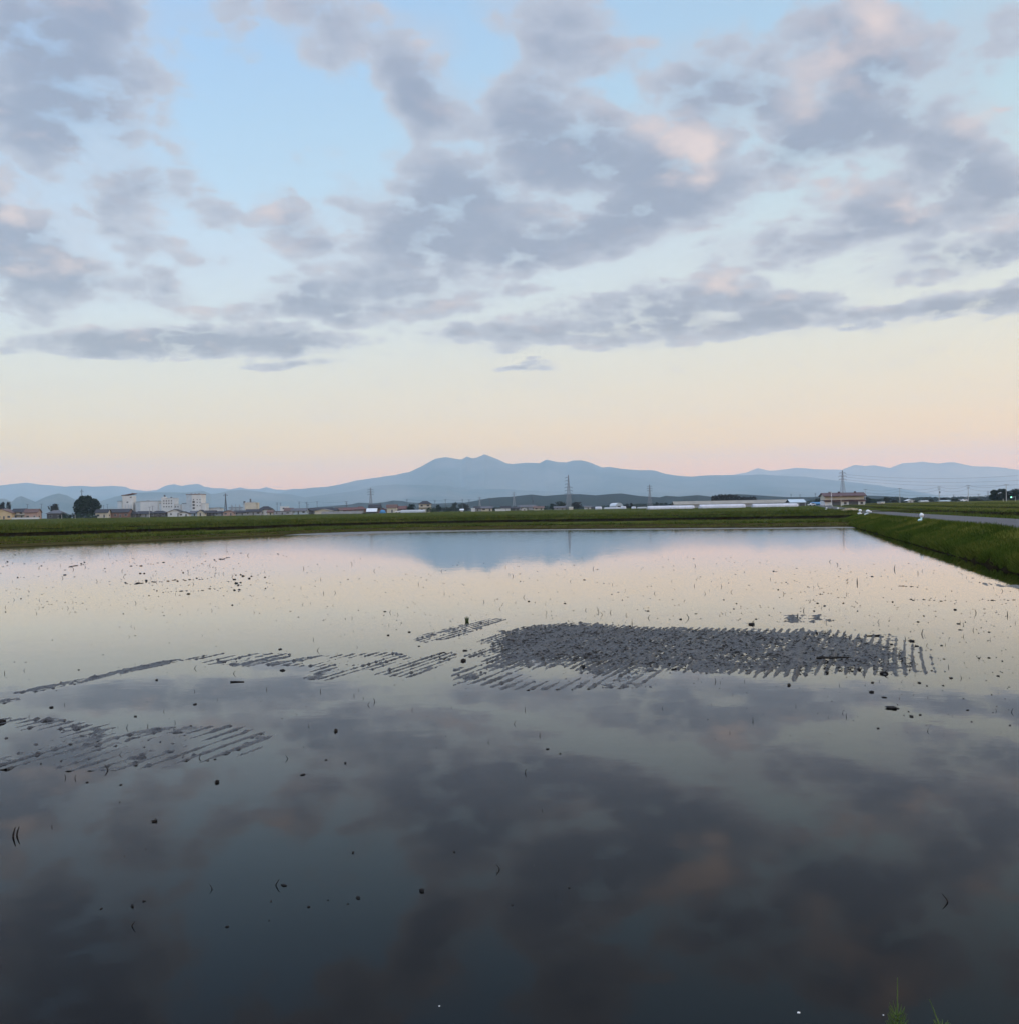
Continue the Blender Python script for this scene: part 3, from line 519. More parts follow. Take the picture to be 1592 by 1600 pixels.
ridge('low_hill', 'low wooded rise beyond the village roofs', [(440, 800), (500, 792), (550, 788), (560, 785.5), (585, 786.5), (600, 785), (615, 782), (630, 783), (640, 785), (680, 787), (720, 785), (760, 788), (800, 796)], 5200, 900, MT['forest'], 75, ncol=500)
ridge('wooded_rise', 'wooded rise behind the right-hand poles', [(1330, 785), (1360, 779), (1380, 777), (1395, 775.5), (1410, 780), (1440, 776), (1460, 777), (1480, 780), (1510, 779), (1540, 779), (1600, 775), (1700, 776)], 4300, 800, MT['forest'], 85, ncol=400)

# ------------------------------------------------------------------ haze
hz = MB(); hz.box(-HAZE_FAR, HAZE_FAR, -HAZE_FAR, HAZE_FAR, -14.0, HAZE_TOP)
hm = bpy.data.materials.new('haze'); hm.use_nodes = True; ht = hm.node_tree; ht.nodes.remove(ht.nodes['Principled BSDF'])
pv = ht.nodes.new('ShaderNodeVolumePrincipled'); pv.inputs['Density'].default_value = SIGMA; pv.inputs['Color'].default_value = (0.66, 0.85, 1.0, 1); pv.inputs['Anisotropy'].default_value = 0.0
ht.links.new(pv.outputs[0], ht.nodes['Material Output'].inputs['Volume'])
hzo = hz.build('haze', hm); tag(hzo, 'bluish evening haze over the plain', kind='stuff')

# ------------------------------------------------------------------ builders for the far plain
RP = ([13.5, 14.3, 16, 20.4, 20.6, 21.1, 22, 34, 34.6, 60, 61, 120, 300], [.87, .84, .72, .68, .6, 1.02, 1.08, 1, 1.18, 1.2, 1.32, 1.3, 1.6])
def zt(x, y):
    o, v = ov(x, y); r = math.hypot(x, y)
    return float(np.interp(o, *RP) + rise(o, v)) if o > 13.5 else float(zfar(r))
def place(px0, px1, ytop, D, ybase=None):
    pc = (px0 + px1) / 2; x = at(pc, 795, D).x; zb = zt(x, D)
    if ybase is not None: zb = min(zb, at(pc, ybase, D).z)
    return x, zb, max((px1 - px0) * D / F, .5), max(at(pc, ytop, D).z - zb, .6)
def roof_mb(w, d, h, rise_, kind, ov_=0.6, th=0.2):
    r = MB(); x0, x1, y0, y1 = -w / 2 - ov_, w / 2 + ov_, -ov_, d + ov_
    if kind == 'eave':
        s = rise_ / (d / 2); ze = h - s * ov_
        for dz, rev in ((th, 0), (0, 1)):
            v = [(x0, y0, ze + dz), (x1, y0, ze + dz), (x1, d / 2, h + rise_ + dz), (x0, d / 2, h + rise_ + dz), (x1, y1, ze + dz), (x0, y1, ze + dz)]
            f = [(0, 1, 2, 3), (3, 2, 4, 5)]; r.add(v, [q[::-1] for q in f] if rev else f)
        b = len(r.v) - 12
        r.f += [(b + 6, b + 7, b + 1, b), (b + 5, b + 4, b + 10, b + 11), (b + 7, b + 8, b + 2, b + 1), (b + 8, b + 10, b + 4, b + 2), (b + 0, b + 3, b + 9, b + 6), (b + 3, b + 5, b + 11, b + 9)]; r.m += [0] * 6
    elif kind == 'gable':
        s = rise_ / (w / 2); ze = h - s * ov_
        for dz, rev in ((th, 0), (0, 1)):
            v = [(x0, y0, ze + dz), (0, y0, h + rise_ + dz), (x1, y0, ze + dz), (x1, y1, ze + dz), (0, y1, h + rise_ + dz), (x0, y1, ze + dz)]
            f = [(0, 1, 4, 5), (1, 2, 3, 4)]; r.add(v, [q[::-1] for q in f] if rev else f)
        b = len(r.v) - 12
        r.f += [(b + 6, b + 7, b + 1, b), (b + 7, b + 8, b + 2, b + 1), (b + 3, b + 9, b + 10, b + 4), (b + 4, b + 10, b + 11, b + 5), (b + 0, b + 5, b + 11, b + 6), (b + 2, b + 8, b + 9, b + 3)]; r.m += [0] * 6
    elif kind == 'hip':
        i = min(w * 0.3, d / 2); ze = h - 0.1
        v = [(x0, y0, ze), (x1, y0, ze), (x1, y1, ze), (x0, y1, ze), (-w / 2 + i, d / 2, h + rise_), (w / 2 - i, d / 2, h + rise_), (x0, y0, ze - th), (x1, y0, ze - th), (x1, y1, ze - th), (x0, y1, ze - th)]
        r.add(v, [(0, 1, 5, 4), (1, 2, 5), (2, 3, 4, 5), (3, 0, 4), (6, 7, 1, 0), (7, 8, 2, 1), (8, 9, 3, 2), (9, 6, 0, 3), (9, 8, 7, 6)])
    else:   # flat
        r.box(-w / 2 - .15, w / 2 + .15, -.15, d + .15, h + .003, h + .45)
    return r
def wall_mb(w, d, h, rise_, kind):
    m = MB(); m.box(-w / 2, w / 2, 0, d, -0.6, h)
    if kind == 'eave':
        for x in (-w / 2, w / 2): m.add([(x, 0, h), (x, d, h), (x, d / 2, h + rise_)], [(0, 1, 2) if x > 0 else (2, 1, 0)])
    if kind == 'gable':
        for y in (0, d): m.add([(-w / 2, y, h), (w / 2, y, h), (0, y, h + rise_)], [(0, 1, 2) if y == 0 else (2, 1, 0)])
    return m
def window_part(parent, x, z, w, h, y=0.0, face='front', name='window', mats=None):
    m = MB()
    m.box(-w / 2, w / 2, -.08, .0, 0, h, 0); m.box(-w / 2 + .12, w / 2 - .12, -.11, -.083, .12, h - .12, 1)
    o = m.build(name, mats or [MT['frame'], MT['glass']], parent, loc=(x, y - .003, z))
    if face == 'left': o.rotation_euler.z = R(-90)
    if face == 'right': o.rotation_euler.z = R(90)
    return o
def house(label, px0, px1, ytop, D, roofm, wallm, kind='eave', floors=None, skirt=False, group='village houses along the far edge of the fields', ybase=None, depth=None, cat='house', rise_f=0.36, win=True, yaw=0, name='house', wname='wall'):
    x, zb, w, H = place(px0, px1, ytop, D, ybase)
    d = depth or min(max(w * .7, 5), 10)
    rs = 0.0 if kind == 'flat' else min(H * rise_f, (d if kind != 'gable' else w) * .34)
    h = H - rs - .2
    root = empty(name, (x, D, zb), R(yaw)); tag(root, label, cat, group)
    wall_mb(w, d, h, rs, kind).build(wname, MT[wallm], root)
    roof_mb(w, d, h, rs, kind).build('roof', MT[roofm], root)
    fl = floors or (2 if h > 4.6 else 1)
    if skirt and fl == 2:
        k = MB(); k.box(-w / 2 - .9, w / 2 + .9, -1.1, -.005, h * .5, h * .5 + .25); k.build('lower_roof', MT[roofm], root)
    if win:
        n = max(1, int(w / 3.2)); fh = h / fl
        for f in range(fl):
            for i in range(n):
                xx = -w / 2 + w * (i + .5) / n + random.uniform(-.25, .25); ww = random.choice((1.1, 1.7, 1.9))
                if f == 0 and i == n // 2: window_part(root, xx, .05, 1.1, min(2.1, fh - .4), name='door', mats=[MT['frame'], MT['darkwall']])
                else: window_part(root, xx, f * fh + min(.95, fh * .35), min(ww, w / n - .4), min(1.3, fh * .5))
        window_part(root, w / 2, (fl - 1) * fh + .9, 1.4, min(1.2, fh * .5), y=d / 2, face='right')
    return root
def crown_mesh(kind, seed):
    g = np.random.default_rng(seed); lobes = []
    if kind == 'dome':
        for k in range(90):
            a = g.uniform(0, 6.283); z = g.uniform(.13, .93); rr = .43 * (math.sqrt(max(.03, 1 - ((z - .42) / .60) ** 2)) if z > .42 else .78 + .22 * z / .42) * g.uniform(.75, 1.0)
            lobes.append((rr * math.cos(a), rr * math.sin(a), z, g.uniform(.075, .12)))
    elif kind == 'round':
        for k in range(26):
            a = g.uniform(0, 6.28); z = g.uniform(.2, .86); rr = .36 * math.sqrt(max(.05, 1 - ((z - .5) / .5) ** 2)) * g.uniform(.3, 1)
            lobes.append((rr * math.cos(a), rr * math.sin(a), z, g.uniform(.11, .20)))
    elif kind == 'ragged':
        for k in range(20):
            a = g.uniform(0, 6.28); z = g.uniform(.15, .88); rr = .40 * (1 - .55 * z) * g.uniform(.2, 1)
            lobes.append((rr * math.cos(a), rr * math.sin(a), z, g.uniform(.09, .19)))
    elif kind == 'pine':
        for k in range(24):
            z = .12 + .80 * k / 23; a = k * 2.4; rr = .42 * (1.04 - z) ** .35 * g.uniform(.4, 1)
            lobes.append((rr * math.cos(a), rr * math.sin(a), z, g.uniform(.09, .17) * (1.2 - .4 * z)))
    else:   # bush
        for k in range(18):
            a = g.uniform(0, 6.28); rr = .42 * g.random() ** .5; z = g.uniform(.05, .8) * (1 - rr)
            lobes.append((rr * math.cos(a), rr * math.sin(a), z, g.uniform(.12, .22)))
    P = []
    n = {'dome': 75, 'round': 70, 'ragged': 80, 'pine': 60, 'bush': 60}[kind]
    for (lx, ly, lz, lr) in lobes:
        u = g.normal(size=(n, 3)); u /= np.linalg.norm(u, axis=1)[:, None]; u *= (lr * (0.55 + .5 * g.random(n)))[:, None]
        P.append(u + np.array([lx, ly, lz]))
    P = np.concatenate(P); P = P[P[:, 2] > .01]; m = len(P)
    a = g.normal(size=(m, 3)); a /= np.linalg.norm(a, axis=1)[:, None]; b_ = np.cross(a, g.normal(size=(m, 3))); b_ /= np.linalg.norm(b_, axis=1)[:, None]
    s = (g.uniform(.018, .042, m))[:, None]
    V = np.stack([P + a * s, P + b_ * s, P - a * s, P - b_ * s], 1).reshape(-1, 3)
    return V, np.arange(4 * m).reshape(m, 4)
CROWN = {}
def tree(label, px, ytop, wpx, D, kind='round', m='leafd', group='trees among the far houses', cat='tree', ybase=None, name='tree', variant=None):
    x, zb, w, H = place(px - wpx / 2, px + wpx / 2, ytop, D, ybase)
    key = (kind, m, variant if variant is not None else (int(px) % 3))
    root = empty(name, (x, D, zb - .1), (px * 1.7) % 6.28); tag(root, label, cat, group)
    if key not in CROWN:
        V, f = crown_mesh(kind, hash((kind, key[2])) % 1000 if False else 7 * len(CROWN) + 3)
        c = npmesh('crown', V, f, MT[m], False); CROWN[key] = c
    else:
        c = CROWN[key].copy(); COL.objects.link(c)
    c.parent = root; c.scale = (w, w, H)
    if cat != 'bush':
        tb = MB(); r0_ = max(.12, H * .028)
        tb.tube([(0, 0, -.3), (0.01 * H, 0, H * .25), (-.01 * H, .01 * H, H * .5), (0.02 * H, 0, H * .72)], [r0_ * 1.25, r0_, r0_ * .7, r0_ * .3], 7)
        for k in range(5):
            aa = k * 1.3 + px; tb.tube([(0, 0, H * (.26 + .07 * k)), (math.cos(aa) * w * .16, math.sin(aa) * w * .16, H * (.42 + .07 * k)), (math.cos(aa) * w * .28, math.sin(aa) * w * .28, H * (.52 + .07 * k))], [r0_ * .5, r0_ * .35, r0_ * .12], 5)
        tb.build('trunk', MT['bark'], root)
    else:
        tb = MB()
        for k in range(4): tb.tube([(0, 0, -.2), (math.cos(k * 1.6) * w * .1, math.sin(k * 1.6) * w * .1, H * .4)], [.05, .03], 5)
        tb.build('stem', MT['bark'], root)
    return root
def pole(label, px, ytop, D, arms=1, transformer=False, m='conc', group='utility poles across the plain', ybase=None, hmax=None, depth=None):
    x = at(px, 795, D).x; zb = zt(x, D); H = at(px, ytop, D).z - zb
    root = empty('utility_pole', (x, D, zb)); tag(root, label, 'utility pole', group)
    p = MB(); p.tube([(0, 0, -.5), (0, 0, H)], [.20, .13], 8); p.build('pole', MT[m], root)
    for k in range(arms):
        a = MB(); z = H - .25 - 1.1 * k; wv = 1.1 if k == 0 else .85
        a.box(-wv, wv, -.26, -.15, z, z + .12)
        for xx in (-wv * .9, -wv * .3, wv * .3, wv * .9): a.tube([(xx, -.2, z + .123), (xx, -.2, z + .36)], .07, 6)
        a.build('crossarm', MT['dsteel'], root)
    if transformer:
        a = MB(); a.tube([(.42, -.05, H - 3.6), (.42, -.05, H - 2.5)], .27, 10); a.build('transformer', MT['dsteel'], root)
    root['top'] = 0; del root['top']
    return Vector((x, D - .2, zb + H))
def cable(label, p, q_, sag, rad=.035, group='power lines between the poles', off=0.0):
    p = Vector(p) + Vector((off, 0, 0)); q_ = Vector(q_) + Vector((off, 0, 0)); m = MB(); n = 14
    m.tube([p.lerp(q_, k / n) - Vector((0, 0, sag * 4 * (k / n) * (1 - k / n))) for k in range(n + 1)], rad, 4)
    o = m.build('power_cable', MT['cable']); return tag(o, label, 'power line', group)
def pylon(label, px, ytop, D, arms=3, m='steel', group='lattice pylons on the plain', slim=1.0, one_side=0, bar=.16):
    x = at(px, 795, D).x; zb = zt(x, D); H = at(px, ytop, D).z - zb
    root = empty('pylon', (x, D, zb), R(20)); tag(root, label, 'pylon', group)
    hw = lambda z: slim * np.interp(z / H, [0, .55, .72, 1], [H * .085, H * .036, H * .022, H * .006])
    mb = MB(); lv = [0, .13, .25, .36, .46, .55, .63, .70, .77, .84, .91, 1.0]
    cor = lambda z: [(sx * hw(z), sy * hw(z), z) for sx, sy in ((-1, -1), (1, -1), (1, 1), (-1, 1))]
    for k in range(len(lv) - 1):
        A0, B0 = cor(lv[k] * H), cor(lv[k + 1] * H)
        for i in range(4):
            j = (i + 1) % 4
            mb.tube([A0[i], B0[i]], bar, 4); mb.tube([A0[i], B0[j]], bar * .55, 4); mb.tube([A0[j], B0[i]], bar * .55, 4); mb.tube([B0[i], B0[j]], bar * .5, 4)
    mb.build('lattice_mast', MT[m], root)
    for k in range(arms):
        z = H * (.92 - .095 * k); L = H * (.105 + .012 * (k % 2)) * slim
        a = MB()
        for s in ((-1, 1) if not (one_side and k < one_side) else (-1,)):
            tip = (s * (hw(z) + L), 0, z + .1)
            for sy in (-1, 1):
                a.tube([(s * hw(z), sy * hw(z), z), tip], bar * .8, 4)
            a.tube([(s * hw(z), 0, z + H * .03), tip], bar * .7, 4)
            a.tube([tip, (tip[0], 0, z - H * .035)], bar * .8, 6)
        a.build('crossarm', MT['dsteel'], root)
    return root
def tunnel(label, px0, px1, ytop, D, film='plastic', ybase=None, group='plastic greenhouse tunnels', wid=5.4):
    x, zb, w, H = place(px0, px1, ytop, D, ybase)
    root = empty('polytunnel', (x, D, zb)); tag(root, label, 'greenhouse', group)
    n = 14
    sec = lambda s: [(wid / 2 * (1 - math.cos(math.pi * k / n)) * s + wid / 2 * (1 - s), H * s * math.sin(math.pi * k / n) ** .62) for k in range(n + 1)]
    m = MB(); xs = [(-w / 2, .88), (-w / 2 + .35, .97), (-w / 2 + .9, 1)] + [(-w / 2 + .9 + (w - 1.8) * k / 16, 1 + .012 * math.sin(k * 2.1)) for k in range(1, 16)] + [(w / 2 - .9, 1), (w / 2 - .35, .97), (w / 2, .88)]
    V = []
    for xx, s in xs: V += [(xx, y, z) for y, z in sec(s)]
    fs = [(i * (n + 1) + k, i * (n + 1) + k + 1, (i + 1) * (n + 1) + k + 1, (i + 1) * (n + 1) + k)[::-1] for i in range(len(xs) - 1) for k in range(n)]
    m.add(V, fs); m.build('film', MT[film], root, True)
    for sgn in (-1, 1):
        e = MB(); pts = [(sgn * w / 2 * .998, y, z) for y, z in sec(.87)]; e.add(pts, [tuple(range(n + 1)) if sgn < 0 else tuple(range(n, -1, -1))]); e.build('end_panel', MT[film], root)
    for k in range(7):
        xx = -w / 2 + 1.0 + (w - 2.0) * k / 6; h = MB(); h.tube([(xx, y, z) for y, z in sec(1.015)], .03, 5); h.build('hoop', MT['frame'], root)
    return root
def block(parent, x0, x1, y0, y1, z1, m, name='wall', cap=None, capm='rgrey'):
    b_ = MB(); b_.box(x0, x1, y0, y1, -1, z1); o = b_.build(name, MT[m], parent)
    if cap:
        c = MB(); c.box(x0 - .25, x1 + .25, y0 - .25, y1 + .25, z1 + .003, z1 + cap); c.build('roof', MT[capm], parent)
    return o

# ------------------------------------------------------------------ the village on the left and centre
G1 = 'village houses along the far edge of the fields'
house('house at the left edge of the photo with red-brown roof and lit yellow gable', -14, 18, 795, 640, 'rbrown', 'yellow', 'gable')
house('cream house with dark tiled roof right of the yellow-gabled one', 19, 38, 794.5, 645, 'rdark', 'cream', 'eave', skirt=True)
house('pinkish house with red-brown roof beside a low white garden wall', 38, 58, 795, 640, 'rbrown', 'pink', 'eave', skirt=True)
house('single-storey house with wide grey roof under a purplish tree', 73, 96, 796.5, 650, 'rgrey', 'darkwall', 'hip')
x, zb, w, H = place(18, 61, 808.8, 628); gw = empty('garden_wall', (x, 628, zb)); tag(gw, 'low white garden wall before the left-hand houses', 'wall')
b_ = MB(); b_.box(-w / 2, w / 2, 0, .25, -.4, max(H, 1.0)); b_.build('panel', MT['white'], gw)
b_ = MB(); b_.box(-w / 2 - .05, w / 2 + .05, -.06, .31, max(H, 1.0) + .003, max(H, 1.0) + .12); b_.build('coping', MT['grey'], gw)
house('cream two-storey terrace beside the great round tree', 149, 168, 795.5, 650, 'rdark', 'cream', 'eave', skirt=True)
house('long reddish-brown two-storey terrace with cream bays', 168, 200, 795, 655, 'rdark', 'brownwall', 'eave', skirt=True)
house('low house with dark roof below the slant-roofed white tower', 197, 215, 798.5, 660, 'rdark', 'darkwall', 'hip')
house('dark-roofed house below the white warehouse', 214, 233, 798.5, 665, 'rdark', 'grey', 'eave')
house('wide dark-roofed house right of the slim white pole', 234, 259, 797.5, 665, 'rdark', 'darkwall', 'hip')
house('white-gabled house with big dark roof below the windowed block', 262, 284, 795.5, 660, 'rdark', 'white', 'gable')
house('smaller house with white gable and dark roof, second of the white gables', 279, 295, 799, 650, 'rdark', 'white', 'gable')
house('pale blue-grey walled house below the tallest white block', 297, 310, 798, 660, 'rgrey', 'bluegrey', 'eave')
house('cream-gabled house with dark roof before the tallest white block', 308, 319, 796.5, 655, 'rdark', 'cream', 'gable')
house('long dark-roofed house between cream and pinkish gables', 319, 336, 797.5, 665, 'rdark', 'darkwall', 'eave')
house('dark hip-roofed house under the communication mast', 335, 351, 798, 665, 'rdark', 'grey', 'hip')
house('pinkish gabled house below the communication mast', 349, 365, 797, 655, 'rbrown', 'pink', 'gable')
house('dark-roofed house right of the pinkish gable', 365, 384, 797.5, 665, 'rdark', 'grey', 'eave')
house('long dark-roofed house below the small white block with roof tanks', 384, 408, 795.5, 665, 'rdark', 'grey', 'eave')
house('tall house with dark hipped roof and pale upper wall', 405, 424, 790.5, 670, 'rdark', 'white', 'hip', skirt=True)
house('small cream house beside the dark hipped roof', 418, 427, 797, 640, 'rbrown', 'cream', 'eave')
house('low grey shed with a flat roof left of the blue-grey store', 428, 455, 799, 640, 'rgrey', 'grey', 'flat', cat='shed', name='shed')
house('white apartment block behind the low roofs', 438, 450, 791.5, 780, 'wroof', 'white', 'flat', floors=2, cat='apartment block', name='apartment_block')
house('house with dark brown roof and white wall beside the blue-grey store', 445, 457, 793.5, 690, 'rbrown', 'white', 'eave')
house('blue-grey sheet-walled store with wide dark opening', 455, 479, 794, 660, 'rgrey', 'bluegrey', 'eave', cat='store', name='store_shed')
house('dark gabled house right of the blue-grey store', 478, 490, 796, 670, 'rdark', 'darkwall', 'gable')
house('broad dark-roofed farmhouse sweeping down to the left', 483, 517, 793, 680, 'rdark', 'grey', 'eave')
house('pale beige farm hall with wide low gable', 492, 518, 795.2, 650, 'beige', 'cream', 'gable', win=False, cat='farm hall', name='farm_hall')
house('cream house right of the beige hall', 517, 526, 794, 660, 'rdark', 'white', 'eave')
house('brown-roofed house behind the grey garden fence', 524, 541, 793, 690, 'rbrown', 'white', 'eave')
house('low red-brown roofed house left of the round shrub', 538, 556, 792.8, 680, 'rred', 'brownwall', 'eave')
house('red-brown hip-roofed house behind the round shrub', 555, 571, 791, 680, 'rred', 'brownwall', 'hip')
house('dark purple-roofed two-storey house by the tall pylon', 577, 594, 788, 700, 'rdark', 'darkwall', 'eave', skirt=True)
house('shed with a bright white lean-to roof by the field', 574, 588, 794.2, 660, 'wroof', 'darkwall', 'eave', cat='shed', name='shed', win=False, rise_f=.6)
house('reddish low house behind the blue sheet', 590, 606, 793.5, 675, 'rred', 'brownwall', 'gable')
house('cream two-storey house with brown roof beside the greyish tunnel', 605, 620, 788.2, 670, 'rbrown', 'cream', 'eave')
house('dark reddish-roofed long house behind the greyish tunnel', 618, 635, 790.5, 690, 'rred', 'brownwall', 'eave')
house('tall farmhouse with a huge dark thatch-like roof and pale wall', 655, 673.5, 782.2, 680, 'rdark', 'cream', 'hip', rise_f=.52, skirt=True)
house('tiny white pump shed in the grass left of centre', 720, 723.5, 795, 600, 'wroof', 'white', 'eave', cat='shed', name='shed', win=False)
house('white box-shaped shed beside the dark-roofed house', 736.5, 742, 794.6, 600, 'wroof', 'white', 'flat', cat='shed', name='shed', win=False)
house('dark-roofed house with one bright patch of wall', 741, 752, 791, 640, 'rdark', 'grey', 'eave')
house('cream two-storey house below the long wooded hill', 752.5, 769, 790.6, 640, 'rgrey', 'cream', 'eave')
house('white-walled house with dark roof right of a dark bush', 783, 797, 790.5, 720, 'rdark', 'white', 'eave')
house('low white wall building along the field', 774, 790, 795.6, 640, 'wroof', 'white', 'flat', cat='shed', name='shed', win=False)
house('long store with pale grey roof under the wooded hill', 811, 837, 788.8, 760, 'rgrey', 'grey', 'eave', cat='store', name='store_shed')
house('small white house before the long grey store', 814.5, 823, 792.3, 650, 'rgrey', 'white', 'gable')
house('brown-roofed low house right of the long grey store', 834, 849, 790.8, 690, 'rbrown', 'cream', 'eave')
house('dark small house left of the long grey store', 800, 811, 791.5, 720, 'rdark', 'darkwall', 'eave')
house('grey-roofed low house in front of the dark green tree', 866, 883, 790.8, 680, 'rgrey', 'grey', 'eave')
house('white shed at the foot of the two-tier pylon', 889, 895, 792.5, 640, 'wroof', 'cream', 'flat', cat='shed', name='shed', win=False)
house('small house with white and dark roofs right of the purplish tree', 913, 923, 790, 720, 'rgrey', 'white', 'eave')
house('dark low house between purplish tree and white tunnels', 921, 931, 790.8, 740, 'rdark', 'darkwall', 'hip')
fn = empty('block_fence', (*at(535, 795, 640).xy, zt(at(535, 795, 640).x, 640))); tag(fn, 'long grey garden fence of blocks before brown-roofed houses', 'fence')
b_ = MB(); b_.box(-13, 13, 0, .2, -.3, 1.5); b_.build('panel', MT['grey'], fn)
b_ = MB(); b_.box(-13.1, 13.1, -.05, .25, 1.503, 1.62); b_.build('coping', MT['conc'], fn)
tp = MB(); x, zb, w, H = place(593, 603, 796.5, 655); hh_ = max(H, 1.2)
tp.add([(-w / 2, 0, -.1), (w / 2, 0, -.1), (w * .3, 1.2, hh_ * .9), (-w * .25, 1.4, hh_), (-w * .4, .2, hh_ * .45), (w * .42, .15, hh_ * .4), (-w / 2, 3, -.1), (w / 2, 3, -.1)], [(0, 1, 5, 4), (4, 5, 2, 3), (0, 4, 3, 6), (1, 7, 2, 5), (6, 3, 2, 7)])
o = tp.build('blue_tarpaulin', MT['blue'], loc=(x, 655, zb)); tag(o, 'blue tarpaulin over a heap beside the cream house', 'tarpaulin')

# ---- the white blocks on the left skyline
G2 = 'white factory blocks on the left skyline'
def bigb(label, px0, px1, D, name='factory_block'):
    x, zb, w, H = place(px0, px1, 790, D); root = empty(name, (x, D, zb)); tag(root, label, 'factory building', G2)
    return root, (lambda px: (px - (px0 + px1) / 2) * D / F), (lambda px, py: at(px, py, D).z - zb)
r_, X_, Z_ = bigb('white silo-like tower with slanted brown roof, leftmost of the white blocks', 184, 209, 900)
block(r_, X_(191.5), X_(207.5), 0, 9, Z_(199, 774.5), 'white', 'tower_wall')
c = MB(); za, zb_ = Z_(191, 775), Z_(208, 771.8); c.add([(X_(190.3), -.6, za), (X_(208.5), -.6, zb_), (X_(208.5), 9.6, zb_), (X_(190.3), 9.6, za), (X_(190.3), -.6, za + .7), (X_(208.5), -.6, zb_ + .7), (X_(208.5), 9.6, zb_ + .7), (X_(190.3), 9.6, za + .7)], [(3, 2, 1, 0), (4, 5, 6, 7), (0, 1, 5, 4), (1, 2, 6, 5), (2, 3, 7, 6), (3, 0, 4, 7)]); c.build('slanted_roof', MT['brownwall'], r_)
block(r_, X_(184.3), X_(191.3), -1, 8, Z_(187, 783.3), 'bluegrey', 'annexe_wall', .3)
c = MB(); c.box(X_(204), X_(206.3), 3, 4.2, Z_(205, 772), Z_(205, 770)); c.build('roof_vent', MT['grey'], r_)
window_part(r_, X_(199.5), Z_(199.5, 785.6), 1.7, 1.1); window_part(r_, X_(204.8), Z_(204, 778), 1.6, .8)
for k, xx in enumerate((196, 201, 205)): b_ = MB(); b_.box(X_(xx), X_(xx) + .3, -.5, -.01, -.5, Z_(xx, 788)); b_.build('pipe', MT['bluegrey'], r_)
r_, X_, Z_ = bigb('long plain white warehouse with shaded left end', 211, 246.5, 900)
block(r_, X_(219.5), X_(246.5), 0, 14, Z_(232, 783.2), 'white', 'wall', .35, 'grey')
block(r_, X_(211.5), X_(219.3), .6, 14, Z_(215, 784.4), 'bluegrey', 'end_wall', .3, 'grey')  # shade on the left end put into its blue-grey colour
c = MB(); c.box(X_(227), X_(231), 3, 6, Z_(229, 783.1) + .4, Z_(229, 781.8)); c.build('roof_vent', MT['grey'], r_)
b_ = MB(); b_.box(X_(222), X_(226), -.12, -.005, -.5, 3.2); b_.build('loading_door', MT['grey'], r_)
r_, X_, Z_ = bigb('white block with rows of small square windows and stepped right wing', 248, 282, 890, 'office_block')
block(r_, X_(252.5), X_(272.6), 0, 12, Z_(262, 778.7), 'white', 'wall', .35, 'white')
block(r_, X_(249), X_(252.3), .5, 10, Z_(250, 786.5), 'bluegrey', 'stair_wall', .3)
block(r_, X_(252.8), X_(257.8), .8, 6, Z_(255, 776.3), 'white', 'penthouse_wall')
block(r_, X_(272.8), X_(281.5), .4, 11, Z_(277, 788.6), 'white', 'wing_wall', .3, 'white')
for xx, yt in ((256, 773.2), (266.3, 776.4)):
    c = MB(); c.tube([(X_(xx), 3, Z_(xx, 779) + .3), (X_(xx), 3, Z_(xx, yt))], .75, 10); c.build('roof_tank', MT['dsteel'], r_)
for j, yy in enumerate((783.8, 787.8, 792.9)):
    for i in range(4): window_part(r_, X_(256.5 + i * 3.95), Z_(256, yy), 1.05, 1.2)
for i in range(2): window_part(r_, X_(274.2 + i * 4.0), Z_(275, 792.9), 1.0, 1.2, y=.4)
r_, X_, Z_ = bigb('tallest white block with brown cornice and a column of dark openings', 284, 321.5, 880)
block(r_, X_(300), X_(314.8), 0, 14, Z_(307, 772.8), 'white', 'wall', .5, 'brownwall')
block(r_, X_(291.2), X_(299.8), .7, 14, Z_(295, 773), 'bluegrey', 'side_wall', .45, 'brownwall')  # left face of the white block, its shade painted as blue-grey
block(r_, X_(315), X_(321), .5, 10, Z_(318, 786.8), 'white', 'wing_wall', .3, 'white')
block(r_, X_(284.5), X_(291), .9, 9, Z_(287, 786.8), 'bluegrey', 'annexe_wall', .3)
for yy in (785.9, 790.7, 795.6): window_part(r_, X_(303), Z_(303, yy), 2.1, 1.8, name='loading_opening', mats=[MT['frame'], MT['darkwall']])
for xx, yy in ((303, 781.6), (308.6, 781.6), (313, 781.6), (308.6, 785.7), (313, 785.7), (308.5, 791), (313, 791)): window_part(r_, X_(xx), Z_(xx, yy), .9, 1.0)
for xx in (296, 302, 308): c = MB(); c.box(X_(xx), X_(xx) + 1.2, 4, 5.5, Z_(xx, 772.8) + .6, Z_(xx, 770.7)); c.build('roof_vent', MT['grey'], r_)
r_, X_, Z_ = bigb('small white block with dark roof tanks right of the communication mast', 380, 401, 880, 'office_block')
block(r_, X_(383), X_(400.5), 0, 12, Z_(390, 785.7), 'cream', 'wall', .3, 'white')
block(r_, X_(380), X_(382.8), .6, 9, Z_(381, 787.5), 'bluegrey', 'stair_wall', .3)
block(r_, X_(384.5), X_(396), 3, 8, Z_(390, 784.1), 'grey', 'penthouse_wall')
for xx, yt, rr in ((381.3, 783, .9), (390.8, 779.3, .7)):
    c = MB(); c.tube([(X_(xx), 2.5, Z_(xx, 786)), (X_(xx), 2.5, Z_(xx, yt))], rr, 10); c.build('roof_tank', MT['dsteel'], r_)
r_, X_, Z_ = bigb('low flat white hall right of the tallest block', 321.5, 345, 900)
block(r_, X_(321.8), X_(345), 0, 9, Z_(333, 794.2), 'white', 'wall', .4, 'rgrey'); block(r_, X_(333), X_(341), 2, 7, Z_(336, 792.8), 'white', 'upper_wall')
r_, X_, Z_ = bigb('low blue-grey plant halls with thin pipes beside the mast', 358, 380, 920)
